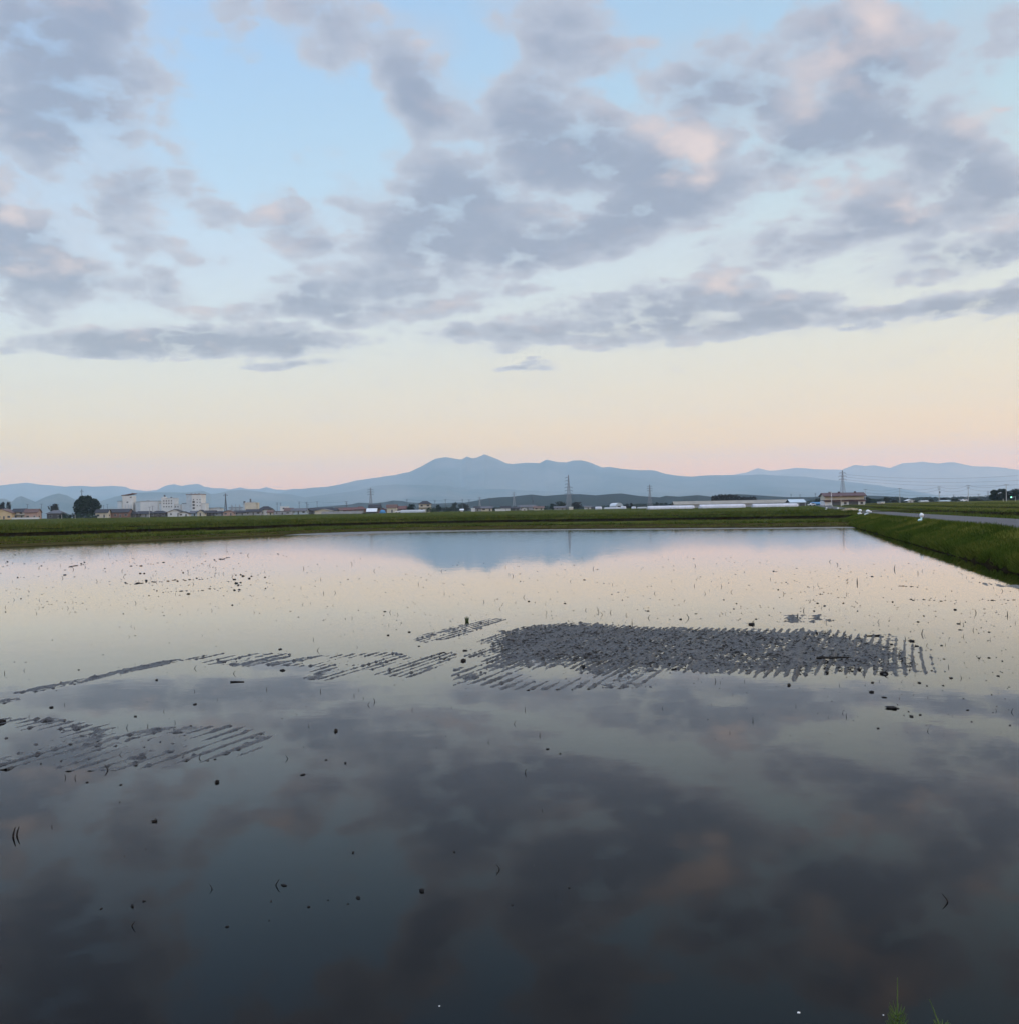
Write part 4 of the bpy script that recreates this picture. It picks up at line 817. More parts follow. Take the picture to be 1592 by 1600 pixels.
block(r_, X_(358), X_(379.8), 0, 9, Z_(369, 793), 'bluegrey', 'wall', .3)
for xx, yt in ((362, 788.5), (364, 790), (369, 787.8), (374.5, 788.2), (375.7, 789)): c = MB(); c.tube([(X_(xx), -.5, -.5), (X_(xx), -.5, Z_(xx, yt))], .28, 7); c.build('pipe', MT['grey'], r_)
# communication mast
pylon('slim communication mast among the roofs, grey lattice', 353, 771, 900, arms=1, m='dsteel', slim=.75, group='masts on the left skyline', bar=.2)
pylon('thin aerial mast showing above the great round tree', 128.3, 764, 1500, arms=1, m='dsteel', slim=.4, group='masts on the left skyline', bar=.22)
# pylons
pylon('grey pylon standing behind the dark purple-roofed house', 580, 762, 1500, bar=.2)
pylon('tall two-tier pylon with arms on its left side near the top', 888.5, 742, 1150, arms=6, one_side=3, slim=.85)
pylon('three-armed pylon behind the white tunnels', 1015, 757, 1500, bar=.2)
pylon('stout lattice pylon rising behind the red-roofed barn', 1317, 735, 1050, arms=3, slim=1.05)
pylon('tiny pale pylon far off left of the right-hand wood', 1544, 767, 3200, bar=.3)
pylon('tiny far pylon on the shoulder of the wooded hill', 803, 768, 3400, bar=.3)
pylon('tiny far pylon standing left of the wooded hill', 750, 776, 2800, bar=.3)

# ---- utility poles
PL = [(43, 788, 800), (65, 787.5, 800), (162, 789, 900), (168, 788, 900), (234, 792, 800), (238.5, 790.5, 800), (402, 785.5, 880), (433.5, 785.5, 900), (439, 785.5, 1000), (468, 784, 850), (479.5, 784.5, 850), (481.5, 788, 800), (496, 783.5, 850), (542, 783.5, 700), (595, 785.5, 750), (636.5, 780, 900), (680, 781.5, 900), (696.5, 780, 850), (723, 780, 950), (733.5, 780.5, 850), (765.5, 778, 850), (832, 777, 800), (1274, 770.5, 900), (1236, 772, 1000), (1250, 772.5, 1000)]
PWH = ['above the left-hand houses, first from the left edge', 'beside the cream house, second from the left edge', 'right of the great round tree, leftmost of two', 'right of the great round tree, right one of two', 'before the white warehouse, left one of two', 'before the white warehouse, right one of two',
       'right of the small white block with tanks', 'over the tall dark hipped roof', 'just right of the pole over the hipped roof, fainter', 'over the blue-grey store', 'left one of a close pair over the dark farmhouse', 'right, lower one of a close pair over the dark farmhouse', 'over the beige farm hall', 'dark and close, before the brown-roofed houses',
       'right of the pylon by the purple-roofed house', 'over the greyish tunnel', 'right of the tall farmhouse', 'left of the dark trees in the middle', 'over the dark trees in the middle, left one', 'over the dark trees in the middle, right one', 'over the cream two-storey house', 'dark, before the wooded hill over the long grey store', 'left of the red-roofed barn over the blue shed', 'over the pale blue roof end, left one', 'over the pale blue roof end, right one']
TOP = {}
for (px, yt, D), wh in zip(PL, PWH): TOP[px] = pole('utility pole ' + wh, px, yt, D, arms=2 if yt < 786 else 1, m='dsteel', transformer=px in (542, 832))
RPOLE = [(1352, 764.5, 640, 'just right of the red-roofed barn', 1), (1406, 763, 620, 'plain slim one right of the cream pump house', 1), (1467.5, 760.5, 560, 'with a transformer drum, over small bushes', 2), (1513, 758.5, 540, 'with two crossarms left of the wood', 2), (1572.5, 757, 500, 'pale, before the dark wood at the right edge', 1)]
for px, yt, D, wh, a in RPOLE: TOP[px] = pole('utility pole ' + wh, px, yt, D, arms=a, transformer=px in (1467.5,), m='conc')
TOP[1529.5] = pole('short dark utility pole left of the wood', 1529.5, 772, 700, arms=1, m='dsteel', transformer=True)
TOP[1490] = pole('faint utility pole far off over the low roofs', 1490, 773, 900, arms=1, m='dsteel')
nm = {1352: 'the barn pole', 1406: 'the plain slim pole', 1467.5: 'the transformer pole', 1513: 'the two-armed pole', 1572.5: 'the pole before the wood'}
ks = [1352, 1406, 1467.5, 1513, 1572.5]
for a, b2 in zip(ks[:-1], ks[1:]):
    cable('upper power line from %s to %s' % (nm[a], nm[b2]), TOP[a] + Vector((0, 0, .05)), TOP[b2] + Vector((0, 0, .05)), 1.4)
    cable('lower power line from %s to %s' % (nm[a], nm[b2]), TOP[a] - Vector((0, 0, 1.6)), TOP[b2] - Vector((0, 0, 1.6)), 1.5)
cable('power line running right from the barn to the short dark pole', TOP[1352] - Vector((0, 0, 2.6)), TOP[1529.5], 1.0)
for a, b2, wh in ((636.5, 680, 'greyish tunnel and tall farmhouse'), (680, 696.5, 'two poles right of the tall farmhouse'), (696.5, 733.5, 'poles over the dark middle trees'), (733.5, 765.5, 'dark middle trees and cream house'), (468, 496, 'blue-grey store and beige hall poles'), (496, 542, 'beige hall pole and the dark near pole')):
    cable('power line between ' + wh, TOP[a], TOP[b2], .8, .04)
base = at(1317, 742, 1050)
for k, (y0, y1) in enumerate(((741.5, 741), (745.5, 749.5), (749.5, 757))):
    cable('high-voltage line leaving the stout pylon to the right, %s' % ('topmost', 'middle one', 'lowest')[k], at(1322, y0, 1050), at(1660, y1 - 4, 900), 5, .06, 'high-voltage lines from the stout pylon')

# ---- thin field posts, car, signal
def post(label, px, ytop, D, m='white', bent=False, lamp=False, cat='post', rad=.09, ybase=None):
    x = at(px, 795, D).x; zb = zt(x, D) if ybase is None else at(px, ybase, D).z; H = at(px, ytop, D).z - zb
    root = empty('field_post' if not lamp else 'lamp_post', (x, D, zb)); tag(root, label, cat, 'pale posts by the fields')
    p = MB(); p.tube([(.0, 0, -.4), (0, 0, H)] if not bent else [(.9, 0, -.4), (.35, 0, 1.2), (.1, 0, 2.2), (0, 0, H)], rad, 8); p.build('pole', MT[m], root)
    c = MB()
    if lamp: c.box(-.9, .15, -.15, .15, H + .003, H + .28)
    else: c.tube([(0, 0, H + .003), (0, 0, H + .1)], rad * 1.4, 8)
    c.build('lamp_head' if lamp else 'cap', MT['grey'], root)
post('thin white post before the hedge, left one', 96.3, 804.5, 560); post('thin white post before the hedge, right one', 117.3, 804.5, 560)
post('slim white post before the dark-roofed houses on the left', 233.3, 797.5, 560, rad=.11)
post('white lamp post with bent foot before the barn', 1299, 769.5, 430, 'white', True, True, 'lamp post', .14, ybase=796.5)
post('straight white post before the barn doors', 1314, 774.5, 440, 'cream', False, False, 'post', .13, ybase=793.5)
post('pale post at the foot of the right-hand wood', 1567.5, 779.5, 480, 'cream', rad=.12)
def car(label, px, D, body, yaw=0, zoff=0):
    x = at(px, 795, D).x; root = empty('parked_car', (x, D, zt(x, D) + .02 + zoff), R(yaw)); tag(root, label, 'car')
    L = 3.9; prof_ = [(-L / 2, .35), (-L / 2, .85), (-L / 2 + .25, .95), (-L * .22, 1.0), (-L * .12, 1.0), (L * .3, 1.0), (L / 2 - .1, .95), (L / 2, .8), (L / 2, .35)]
    def ext(pts, y0, y1):
        n = len(pts); m = MB(); m.add([(a, y0, b) for a, b in pts] + [(a, y1, b) for a, b in pts], [tuple(range(n)), tuple(range(2 * n - 1, n - 1, -1))] + [(i, i + n, (i + 1) % n + n, (i + 1) % n) for i in range(n)]); return m
    ext(prof_, -.8, .8).build('body', MT[body], root)
    ext([(-L * .2, 1.003), (-L * .08, 1.5), (L * .28, 1.52), (L * .42, 1.003)], -.70, .70).build('cabin', MT[body], root)
    for s in (-1, 1):
        g = ext([(-L * .16, 1.06), (-L * .07, 1.42), (L * .27, 1.44), (L * .36, 1.06)], s * .703, s * .712); g.build('side_window', MT['glass'], root)
        for xx in (-L * .3, L * .3): m = MB(); m.tube([(xx, s * .64, .31), (xx, s * .83, .31)], .31, 14); m.build('wheel', MT['tyre'], root)
    for s in (-.55, .55): m = MB(); m.box(-L / 2 - .03, -L / 2 - .004, s - .18, s + .18, .62, .8); m.build('headlight', MT['frame'], root)
    return root
car('dark car parked at the field edge on the left', 245.5, 590, 'car', 25)
car('small white car at the left end of the greyish tunnel', 622.5, 640, 'carw', 0)
car('white car parked left of the blue shed', 1268, 530, 'carw', 8)
car('white car far off before the bushes on the right', 1442 + 64, 640, 'carw', 0)
x, D = at(1581.5, 777, 470).x, 470; zb = zt(x, D); zl = at(1581.5, 777, D).z - zb
sg = empty('traffic_signal', (x, D, zb)); tag(sg, 'traffic signal showing a bright green light before the dark wood', 'traffic light')
m = MB(); m.tube([(1.6, .3, -.3), (1.6, .3, zl + .5)], .1, 8); m.build('pole', MT['conc'], sg)
m = MB(); m.tube([(1.6, .3, zl + .25), (-.7, .3, zl + .25)], .06, 6); m.build('arm', MT['conc'], sg)
m = MB(); m.box(-.75, .75, .05, .28, zl - .32, zl + .32); m.build('housing', MT['grey'], sg)
for i, mm in enumerate(('green', 'dsteel', 'dsteel')):
    m = MB(); m.tube([(-.45 + .45 * i, .045, zl), (-.45 + .45 * i, -.06, zl)], .2 if i else .22, 14); m.build('lamp', MT[mm], sg)

# ---- trees
T = tree
T('great round dark evergreen standing alone left of the white blocks', 136, 774, 42, 670, 'dome', 'leafd', cat='tree', variant=0)
T('dark tree behind the yellow-gabled house, left one', 3, 782.5, 14, 720, 'round', 'leafp'); T('dark tree behind the yellow-gabled house, right one', 13.5, 782.8, 12, 720, 'round', 'leafp')
T('purplish round tree over the wide grey roof', 84.5, 785.5, 22, 720, 'round', 'leafp'); T('small dark tree left of the wide grey roof', 61, 795.5, 8, 690, 'round', 'leafd')
for i, (px, yt, w) in enumerate(((97, 798.5, 9), (105, 799.5, 11), (114, 800.2, 10), (123, 799.5, 12), (132, 799.8, 12), (141, 799.5, 12), (149, 803.5, 7))):
    T('dark green bush in the hedge under the great tree, number %s from the left' % ('one', 'two', 'three', 'four', 'five', 'six', 'seven')[i], px, yt, w * 1.35, 645, 'bush', 'leafm' if i % 2 else 'leafd', 'bushes under the great tree', 'bush', name='bush')
T('round shrub at the field edge before red-brown houses', 570, 799.5, 9, 600, 'bush', 'leafm', 'shrubs at the field edge', 'bush', name='bush')
T('deep green bushy tree left of the tall farmhouse', 643, 786, 16, 690, 'round', 'leafd'); T('low green shrub right of the tall farmhouse', 674, 790, 17, 665, 'bush', 'leafm', 'shrubs at the field edge', 'bush', name='bush')
T('dense dark tree right of the low green shrub', 685.3, 787, 10.5, 670, 'round', 'leafd'); T('small shrub between farmhouse tree and middle trees', 697, 796, 8, 610, 'bush', 'leafm', 'shrubs at the field edge', 'bush', name='bush')
T('hazy dark tree in the middle, left one', 711, 784.3, 16, 1300, 'ragged', 'leafd'); T('hazy dark tree in the middle, second', 722, 785.5, 15, 1250, 'round', 'leafd'); T('brownish tree in the middle, third', 729, 787.5, 14, 800, 'ragged', 'leafp'); T('low dark trees before the middle group', 700, 792, 18, 800, 'bush', 'leafd', cat='bush', name='bush')
T('dark round bush right of the cream two-storey house', 775, 790, 11, 660, 'bush', 'leafd', 'shrubs at the field edge', 'bush', name='bush')
T('broad dark green tree left of the two-tier pylon, main crown', 875, 782.8, 20, 760, 'round', 'leafd'); T('low left shoulder of dark green trees near the two-tier pylon', 864.5, 786.5, 16, 760, 'round', 'leafd'); T('purplish tree just right of the two-tier pylon', 901, 783.5, 22, 760, 'round', 'leafp')
T('dark tree behind the arched hangar, left one', 979, 786.3, 9, 760, 'round', 'leafp'); T('dark tree behind the arched hangar, right one', 986, 785.6, 9, 760, 'ragged', 'leafp')
for i, (px, yt, w) in enumerate(((1000, 789, 14), (1014, 788.5, 14), (1026, 784.8, 9), (1033, 786, 10), (1040, 785.2, 9), (1047, 787, 9))): T('dim dark tree behind the first white tunnel, number %s from the left' % ('one', 'two', 'three', 'four', 'five', 'six')[i], px, yt, w, 900, ('bush' if i < 2 else 'pine'), 'leafd', 'trees behind the tunnels')
for i, (px, yt, w) in enumerate(((1116, 773.5, 10), (1124, 772, 11), (1131, 772.2, 11), (1139, 772, 12), (1147, 772.5, 11), (1154, 775, 10), (1163, 775.5, 10), (1171, 775.3, 10), (1178, 775.6, 9))): T('dark pine in the row over the long beige roof, number %s from the left' % ('one', 'two', 'three', 'four', 'five', 'six', 'seven', 'eight', 'nine')[i], px, yt, w * 1.7, 760, 'pine', 'leafp', 'pines over the long beige roof', name='pine_tree')
for i, (px, yt, w, mm, D) in enumerate(((1277, 778, 14, 'leafd', 700), (1287, 780, 10, 'leafd', 700), (1356, 776, 12, 'leafd', 640), (1364, 778.5, 14, 'leafm', 640), (1373, 779, 12, 'leafd', 650), (1386, 776, 14, 'leafd', 720), (1397, 780.5, 11, 'leafp', 720), (1413, 782.3, 14, 'leafd', 680), (1432, 781.5, 12, 'leafd', 760), (1441, 780, 10, 'leafd', 760), (1455, 778.7, 10, 'leafd', 700), (1474, 777.3, 15, 'leafp', 720), (1493, 778.7, 15, 'leafd', 720), (1499, 781, 8, 'leafd', 720), (1522, 777.8, 18, 'leafd', 640), (1533, 780.5, 12, 'leafd', 640))):
    wh = ['behind the blue shed, left one', 'behind the blue shed, right one', 'against the right end of the barn', 'second right of the barn', 'third right of the barn, left of the cream pump house', 'over the cream pump house, dark and round', 'right of the pump house, lower', 'low, by the plain slim pole', 'left of the small white house roofs', 'right of the small white house', 'left of the transformer pole', 'over the pale roof by the transformer pole', 'broad and low between two poles', 'smallest, right of the broad low one', 'dark and wide at the foot of the two-armed pole', 'low, left of the wood']
    T('dark tree ' + wh[i], px, yt, w, D, 'round', mm, 'trees right of the barn')
for i, (px, yt, w) in enumerate(((1561, 763.5, 30), (1583, 762.8, 34), (1612, 766, 34), (1552, 772, 16))): T(('big dark tree of the right-hand wood, left summit', 'big dark tree of the right-hand wood, right summit behind the signal', 'big dark tree of the right-hand wood at the very edge', 'low left flank tree of the right-hand wood')[i], px, yt, w, 580, 'round' if i else 'dome', 'leafd', 'trees of the right-hand wood')

tl = []
gg = np.random.default_rng(3)
for px in np.arange(545, 1660, 1.1):
    hgt = 2.0 + 5.5 * float(fbm(px * .035, 3.0, 4, 91)) ** 1.5 + (2.5 if px > 1340 else 0) - (2.0 if px < 640 else 0)
    Dk = 1500 + 260 * float(fbm(px * .02, 9.0, 2, 92)); p0 = at(px, 795, Dk); zb = zt(p0.x, Dk); Hm = max(2.5, hgt * Dk / F + 1.2)
    nn_ = 46; q_ = gg.random((nn_, 3)); tl.append(np.stack([p0.x + (q_[:, 0] - .5) * 4.0, Dk + (q_[:, 1] - .5) * 30, zb + Hm * q_[:, 2] ** .8 * gg.uniform(.7, 1.05)], 1))
P_ = np.concatenate(tl); m_n = len(P_); a_ = gg.normal(size=(m_n, 3)); a_ /= np.linalg.norm(a_, axis=1)[:, None]; b_ = np.cross(a_, gg.normal(size=(m_n, 3))); b_ /= np.linalg.norm(b_, axis=1)[:, None]; sz = gg.uniform(.5, 1.3, m_n)[:, None]
o = npmesh('far_wood', np.stack([P_ + a_ * sz, P_ + b_ * sz, P_ - a_ * sz, P_ - b_ * sz], 1).reshape(-1, 3), np.arange(4 * m_n).reshape(m_n, 4), MT['leafd'], False); tag(o, 'low dark far-off wood along the foot of the hills', kind='stuff')

# ---- right-hand small buildings
house('small white house between bushes right of the barn', 1418, 1427, 780.2, 700, 'wroof', 'white', 'gable', group='small buildings right of the barn')
house('low building with pale blue roof by the transformer pole', 1471, 1484, 781.5, 640, 'pblue', 'bluegrey', 'eave', group='small buildings right of the barn')
house('low building with long pale roof right of the broad tree', 1500, 1514, 779.8, 760, 'rgrey', 'bluegrey', 'eave', group='small buildings right of the barn')
house('white-roofed low house peeping over bushes', 1440, 1452, 782, 740, 'wroof', 'white', 'eave', group='small buildings right of the barn')
house('cream pump house standing alone in the field right of the barn', 1376, 1382, 784.6, 520, 'wroof', 'cream', 'flat', cat='pump house', name='pump_house', group='small buildings right of the barn', ybase=790.2)
house('blue sheet-metal shed left of the barn', 1271, 1289.5, 784.3, 560, 'blue', 'blue', 'eave', cat='shed', name='shed', group='small buildings left of the barn', win=False)

# ---- barn
D = 520; x, zb, w, H = place(1289, 1351, 770, D, 791.0)
bn_ = empty('barn', (x, D, zb), R(-2)); tag(bn_, 'cream barn with maroon roof, maroon eave stripe and two dark shutters', 'barn')
d = 9.0; zl_, zu = H * .45, H * .78; hw_ = w / 2
m = MB(); m.box(-hw_, hw_, 0, d, -1, zl_ - .1); m.build('lower_wall', MT['white'], bn_)
m = MB(); m.box(-hw_ + .1, hw_ - .1, .9, d - .1, zl_ + .25, zu); m.build('upper_wall', MT['cream'], bn_)
for xx in (-hw_ + .1, hw_ - .1): pass
m = MB(); m.add([(-hw_ - .6, -.7, zl_ - .25), (hw_ + .4, -.7, zl_ - .25), (hw_ + .4, .897, zl_ + .2), (-hw_ - .6, .897, zl_ + .2), (-hw_ - .6, -.7, zl_ - .6), (hw_ + .4, -.7, zl_ - .6), (hw_ + .4, .897, zl_ - .098), (-hw_ - .6, .897, zl_ - .098)], [(0, 1, 2, 3), (7, 6, 5, 4), (4, 5, 1, 0), (5, 6, 2, 1), (6, 7, 3, 2), (7, 4, 0, 3)]); m.build('eave_roof', MT['maroon'], bn_)
rf = roof_mb(w + .2, d, zu, H - zu, 'eave', .7, .22).build('roof', MT['maroon'], bn_)
m = MB()
for xx in (-hw_ + .1, hw_ - .1): m.add([(xx, .9, zu), (xx, d - .1, zu), (xx, d / 2, H - .12)], [(0, 1, 2) if xx > 0 else (2, 1, 0)])
m.build('gable_end', MT['cream'], bn_)
for xx in (-hw_ * .64, -hw_ * .17, hw_ * .64): m = MB(); m.box(xx - .45, xx + .45, d / 2 - .45, d / 2 + .45, H + .1, H + .75); m.build('roof_vent', MT['maroon'], rf)
pxs = lambda px: (px - 1320) / 31.0 * hw_
for a, b2 in ((1300, 1313.5), (1326, 1340.5)): m = MB(); m.box(pxs(a), pxs(b2), -.08, -.004, -.9, zl_ * .78); m.build('shutter_door', MT['shutter'], bn_)
for c_ in (1320.5, 1346): window_part(bn_, pxs(c_), .9, 1.5, 1.35)
# ---- long beige-roofed barn and tunnels
D = 565; x, zb, w, H = place(1053, 1235, 782.2, D); lb = empty('long_shed', (x, D, zb), R(-.9)); tag(lb, 'very long grey shed with beige sheet roof behind the tunnels', 'shed')
m = MB(); m.box(-w / 2 + .6, w / 2 - .2, 0, 9, -1, H * .55); m.build('wall', MT['grey'], lb)
roof_mb(w - .6, 9, H * .55, H * .45, 'eave', .5, .15).build('roof', MT['beige'], lb)
m = MB(); m.add([(-w / 2 + .6, 0, H * .55), (-w / 2 + .6, 9, H * .55), (-w / 2 + .6, 4.5, H * .98)], [(2, 1, 0)]); m.build('gable_end', MT['grey'], lb)
for k in range(10): m = MB(); m.box(-w / 2 + 3 + k * (w - 6) / 9 - .12, -w / 2 + 3 + k * (w - 6) / 9 + .12, -.16, -.004, -.8, H * .5); m.build('post', MT['conc'], lb)
D = 556; x, zb, w, H = place(1234.2, 1259, 780.2, D); l2 = empty('shed', (x, D, zb)); tag(l2, 'grey shed with pale blue roof at the end of the long shed', 'shed')
m = MB(); m.box(-w / 2 + .3, w / 2 - .1, 0, 9, -1, H * .56); m.build('wall', MT['grey'], l2)
roof_mb(w - .6, 9, H * .56, H * .44, 'eave', .5, .15).build('roof', MT['pblue'], l2)
m = MB(); m.box(-w / 2 + 5, -w / 2 + 8, -.08, -.004, -.8, H * .45); m.build('door', MT['darkwall'], l2)
tunnel('long white plastic tunnel, left of the three before the long shed', 1012, 1085, 790.0, 490); tunnel('long white plastic tunnel, middle of the three before the long shed', 1093.5, 1165, 787.8, 500); tunnel('long white plastic tunnel, right of the three before the long shed', 1177, 1247.5, 786.7, 500)
tunnel('greyish plastic tunnel left of the tall farmhouse', 626, 664.5, 796.6, 610, 'plasticg')
tunnel('small bright white tunnel, leftmost of the distant ones', 930, 940, 791.5, 620, wid=4); tunnel('grey low tunnel in the middle of the distant ones', 944, 971, 792.6, 640, 'plasticg', wid=5); tunnel('small bright white tunnel before the arched hangar', 969.5, 978, 791, 610, wid=4); tunnel('small white tunnel right of the dark hangar trees', 987, 993.5, 791.5, 600, wid=4); tunnel('grey low tunnel between hangar and first long tunnel', 996, 1010, 792, 620, 'plasticg', wid=4)
D = 680; x, zb, w, H = place(958.5, 976.5, 785.6, D); hg = empty('hangar', (x, D, zb), R(12)); tag(hg, 'arched hangar with white roof among the distant tunnels', 'hangar')
n = 12; sec_ = [(-w * .34 * math.cos(math.pi * k / n), H * (.42 + .58 * math.sin(math.pi * k / n))) for k in range(n + 1)]
m = MB(); m.add([(a, 0, b2) for a, b2 in sec_] + [(a, 14, b2) for a, b2 in sec_], [(k, k + 1, k + 2 + n, k + 1 + n)[::-1] for k in range(n)]); m.build('arched_roof', MT['wroof'], hg, True)
m = MB(); m.add([(-w * .34, .3, -.5)] + [(a * .99, .3, b2 * .99) for a, b2 in sec_] + [(w * .34, .3, -.5)], [tuple(range(n + 3))[::-1]]); m.build('front_wall', MT['bluegrey'], hg)
m = MB(); m.box(-w * .335, -w * .325, .31, 14, -.5, H * .42); m.box(w * .325, w * .335, .31, 14, -.5, H * .42); m.build('side_wall', MT['grey'], hg)
m = MB(); m.box(-w * .16, w * .16, .2, .297, -.4, H * .5); m.build('door', MT['darkwall'], hg)

# ---- bagged irrigation valves along the bank
def lump(rad, seed, sq=(1, 1, 1), n=10, mm=14, amp=.25, freq=3.0):
    V = []; 
    for i in range(n + 1):
        th = math.pi * i / n
        for j in range(mm):
            ph = 2 * math.pi * j / mm; u = Vector((math.sin(th) * math.cos(ph), math.sin(th) * math.sin(ph), math.cos(th)))
            k = 1 + amp * 2 * (float(fbm(u.x * freq + seed * 3.1, u.y * freq + u.z * freq * 1.3, 3, seed)) - .5)
            V.append((u.x * rad * k * sq[0], u.y * rad * k * sq[1], u.z * rad * k * sq[2]))
    f = [(i * mm + j, (i + 1) * mm + j, (i + 1) * mm + (j + 1) % mm, i * mm + (j + 1) % mm) for i in range(n) for j in range(mm)]
    return V, f
def valve(label, px, ytop, ybase, wpx, seed, pipe=False, blue=False, second=False):
    u, w_ = ray(px, ybase)
    o_t = 7.15; # on the bank just below the road
    # solve for the ray that meets the bank at this offset
    best = min((abs(ov(u * Y, Y)[0] - o_t), Y) for Y in np.arange(20, 260, .25))[1]
    x, y = u * best, best; zb = float(bankz(o_t)) + float(rise(np.array([o_t]), np.array([best]))[0]); s = best / F; H = max((ybase - ytop) * s, .3); W = wpx * s
    root = empty('irrigation_valve', (x, y, zb)); tag(root, label, 'irrigation valve', 'bagged irrigation valves along the bank')
    m = MB(); m.tube([(0, 0, -.2), (0, 0, H * .75)], .055, 8); m.build('riser_pipe', MT['bagblue'], root)
    V, f = lump(1, seed, (W * .36, W * .3, H * .27)); m = MB(); m.add([(a + W * .05, b2, c + H * .74) for a, b2, c in V], f); m.build('top_bag', MT['bag'], root, True)
    V, f = lump(1, seed + 5, (W * .52, W * .35, H * .20)); m = MB(); m.add([(a - W * .08, b2, c + H * .14) for a, b2, c in V], f); m.build('base_bag', MT['bagblue' if blue else 'bag'], root, True)
    if second:
        V, f = lump(1, seed + 9, (W * .22, W * .2, H * .16)); m = MB(); m.add([(a + W * .45, b2, c + H * .62) for a, b2, c in V], f); m.build('side_bag', MT['bag'], root, True)
    if pipe:
        m = MB(); m.tube([(W * .15, -.02, H * .30), (W * .55, -.02, H * .22), (W * .7, -.02, H * .26), (W * 1.5, .02, H * .10)], [.045, .06, .05, .04], 8); m.build('outlet_pipe', MT['blackpipe'], root)
    return root
valve('nearest bagged valve, upright white bag with black pipe pointing right', 1439.5, 801.8, 815, 9, 3, True, True)
valve('white-bagged valve, left one of the pair beside the road', 1343.5, 796.5, 804.2, 7, 4, False); valve('white-bagged valve with a side bag, right one of the pair', 1355.5, 797, 805.2, 9, 6, False, False, True)
valve('small far bagged valve below the straight white post', 1309, 795.5, 800.8, 5, 7); valve('tiny far white bag left of the bent lamp post foot', 1291, 794.8, 798.5, 3.5, 8)
# dry grass heap by the road, plank on the field, white scrap on left field
xx, yy = gp(1329, 799, 1.0); V, f = lump(1, 31, (1.6, 1.2, .5), amp=.5); m = MB(); m.add(V, f); o = m.build('straw_heap', MT['dry'], loc=(at(1329, 799, 190).x, 190, 1.05)); tag(o, 'pale heap of dry grass at the road edge near the barn', 'straw heap')
p_ = at(1280, 802.3, 165); m = MB(); m.box(-1.6, 1.0, 0, .3, 0, .10); m.box(1.05, 2.0, .05, .3, .02, .09); o = m.build('plank', MT['dry'], loc=(p_.x, 165, .84)); tag(o, 'pale plank lying on the dark levee at right', 'plank')
p_ = at(40, 818.2, 200); V, f = lump(1, 33, (.35, .3, .22)); m = MB(); m.add(V, f); o = m.build('scrap_bag', MT['bag'], smooth=True, loc=(p_.x, 200, .98)); tag(o, 'white scrap of plastic in the grass at far left', 'plastic scrap')

# ------------------------------------------------------------------ mud breaking the surface
DIR = R(21)      # harrow lines
def polysd(X, Y, poly):
    P = np.array(poly); d = np.full(X.shape, 1e9); ins = np.zeros(X.shape, bool)
    for i in range(len(P)):
        a, b_ = P[i], P[(i + 1) % len(P)]; e = b_ - a; L = (e ** 2).sum()
        t_ = np.clip(((X - a[0]) * e[0] + (Y - a[1]) * e[1]) / L, 0, 1); d = np.minimum(d, np.hypot(X - a[0] - t_ * e[0], Y - a[1] - t_ * e[1]))
        c = ((a[1] > Y) != (b_[1] > Y)) & (X < (b_[0] - a[0]) * (Y - a[1]) / (b_[1] - a[1] + 1e-12) + a[0]); ins ^= c
    return np.where(ins, d, -d)
def mud(label, poly_px, level, rows_amp, spacing, res, edge=.5, margin=.45, noise_amp=.010, seed=0, direc=DIR, brk=1.0, rut=None):
    P = [gp(*p) for p in poly_px]; xs = [p[0] for p in P]; ys = [p[1] for p in P]
    gx = np.arange(min(xs) - margin, max(xs) + margin, res); gy = np.arange(min(ys) - margin, max(ys) + margin, res * 1.25)
    X, Y = np.meshgrid(gx, gy, indexing='ij'); sd_ = polysd(X, Y, P) + .35 * edge * (fbm(X * 2.3, Y * 2.3, 4, seed) - .5) * 2
    sdn = sd_ / edge; mask = np.clip(sdn, -1, 1)
    pr = X * math.cos(direc) - Y * math.sin(direc); al = X * math.sin(direc) + Y * math.cos(direc)
    wav = np.cos(2 * np.pi * (pr + .05 * (fbm(al * .8, pr * 2.5, 3, seed + 2) - .5)) / spacing)
    wav = 2 * ((wav + 1) / 2) ** 2.4 - 1
    amp = rows_amp * np.clip(2.6 * fbm(al * 1.3, pr * 7, 3, seed + 5) - .55, 0, 1.6)
    env = np.exp(-(sdn / 1.0) ** 2) + (.62 if seed == 1 else .30) * (sdn > 0) * (1 - np.exp(-sdn ** 2))
    h = level * mask - .035 * np.clip(-sdn - .35, 0, 4) + amp * wav * env + noise_amp * (fbm(X * 7, Y * 5, 3, seed + 9) - .5) + noise_amp * 1.9 * (fbm(X * 30, Y * 24, 3, seed + 11) - .5) + brk * .012 * (fbm(pr * 2.5, al * .9, 3, seed + 13) - .5)
    lumps = vnoise(X * 16, Y * 16, seed + 21); h = h + np.clip(lumps - .80, 0, 1) * .10 * (h > -.003)
    if rut is not None:
        (ax, ay), (bx_, by_) = gp(*rut[0]), gp(*rut[1]); e = np.array([bx_ - ax, by_ - ay]); L = np.hypot(*e); nx, ny = -e[1] / L, e[0] / L
        dd = (X - ax) * nx + (Y - ay) * ny + .05 * (fbm(Y * 3, Y * 0, 3, 5) - .5); tt = ((X - ax) * e[0] + (Y - ay) * e[1]) / L ** 2
        h = h + .030 * np.exp(-(dd / .035) ** 2) * ((tt > -.05) & (tt < 1.05)) * (.3 + fbm(tt * 30, tt * 0, 3, 6))
    h = np.minimum(h, .07)
    F_ = gridfaces(*X.shape); zmax = h.ravel()[F_].max(1); F_ = F_[zmax > -.004]
    used, inv = np.unique(F_, return_inverse=True); V = np.stack([X.ravel(), Y.ravel(), h.ravel()], 1)[used]
    o = npmesh('mud_flat', V, inv.reshape(-1, 4), MT['mud'], True); tag(o, label, kind='structure'); return o
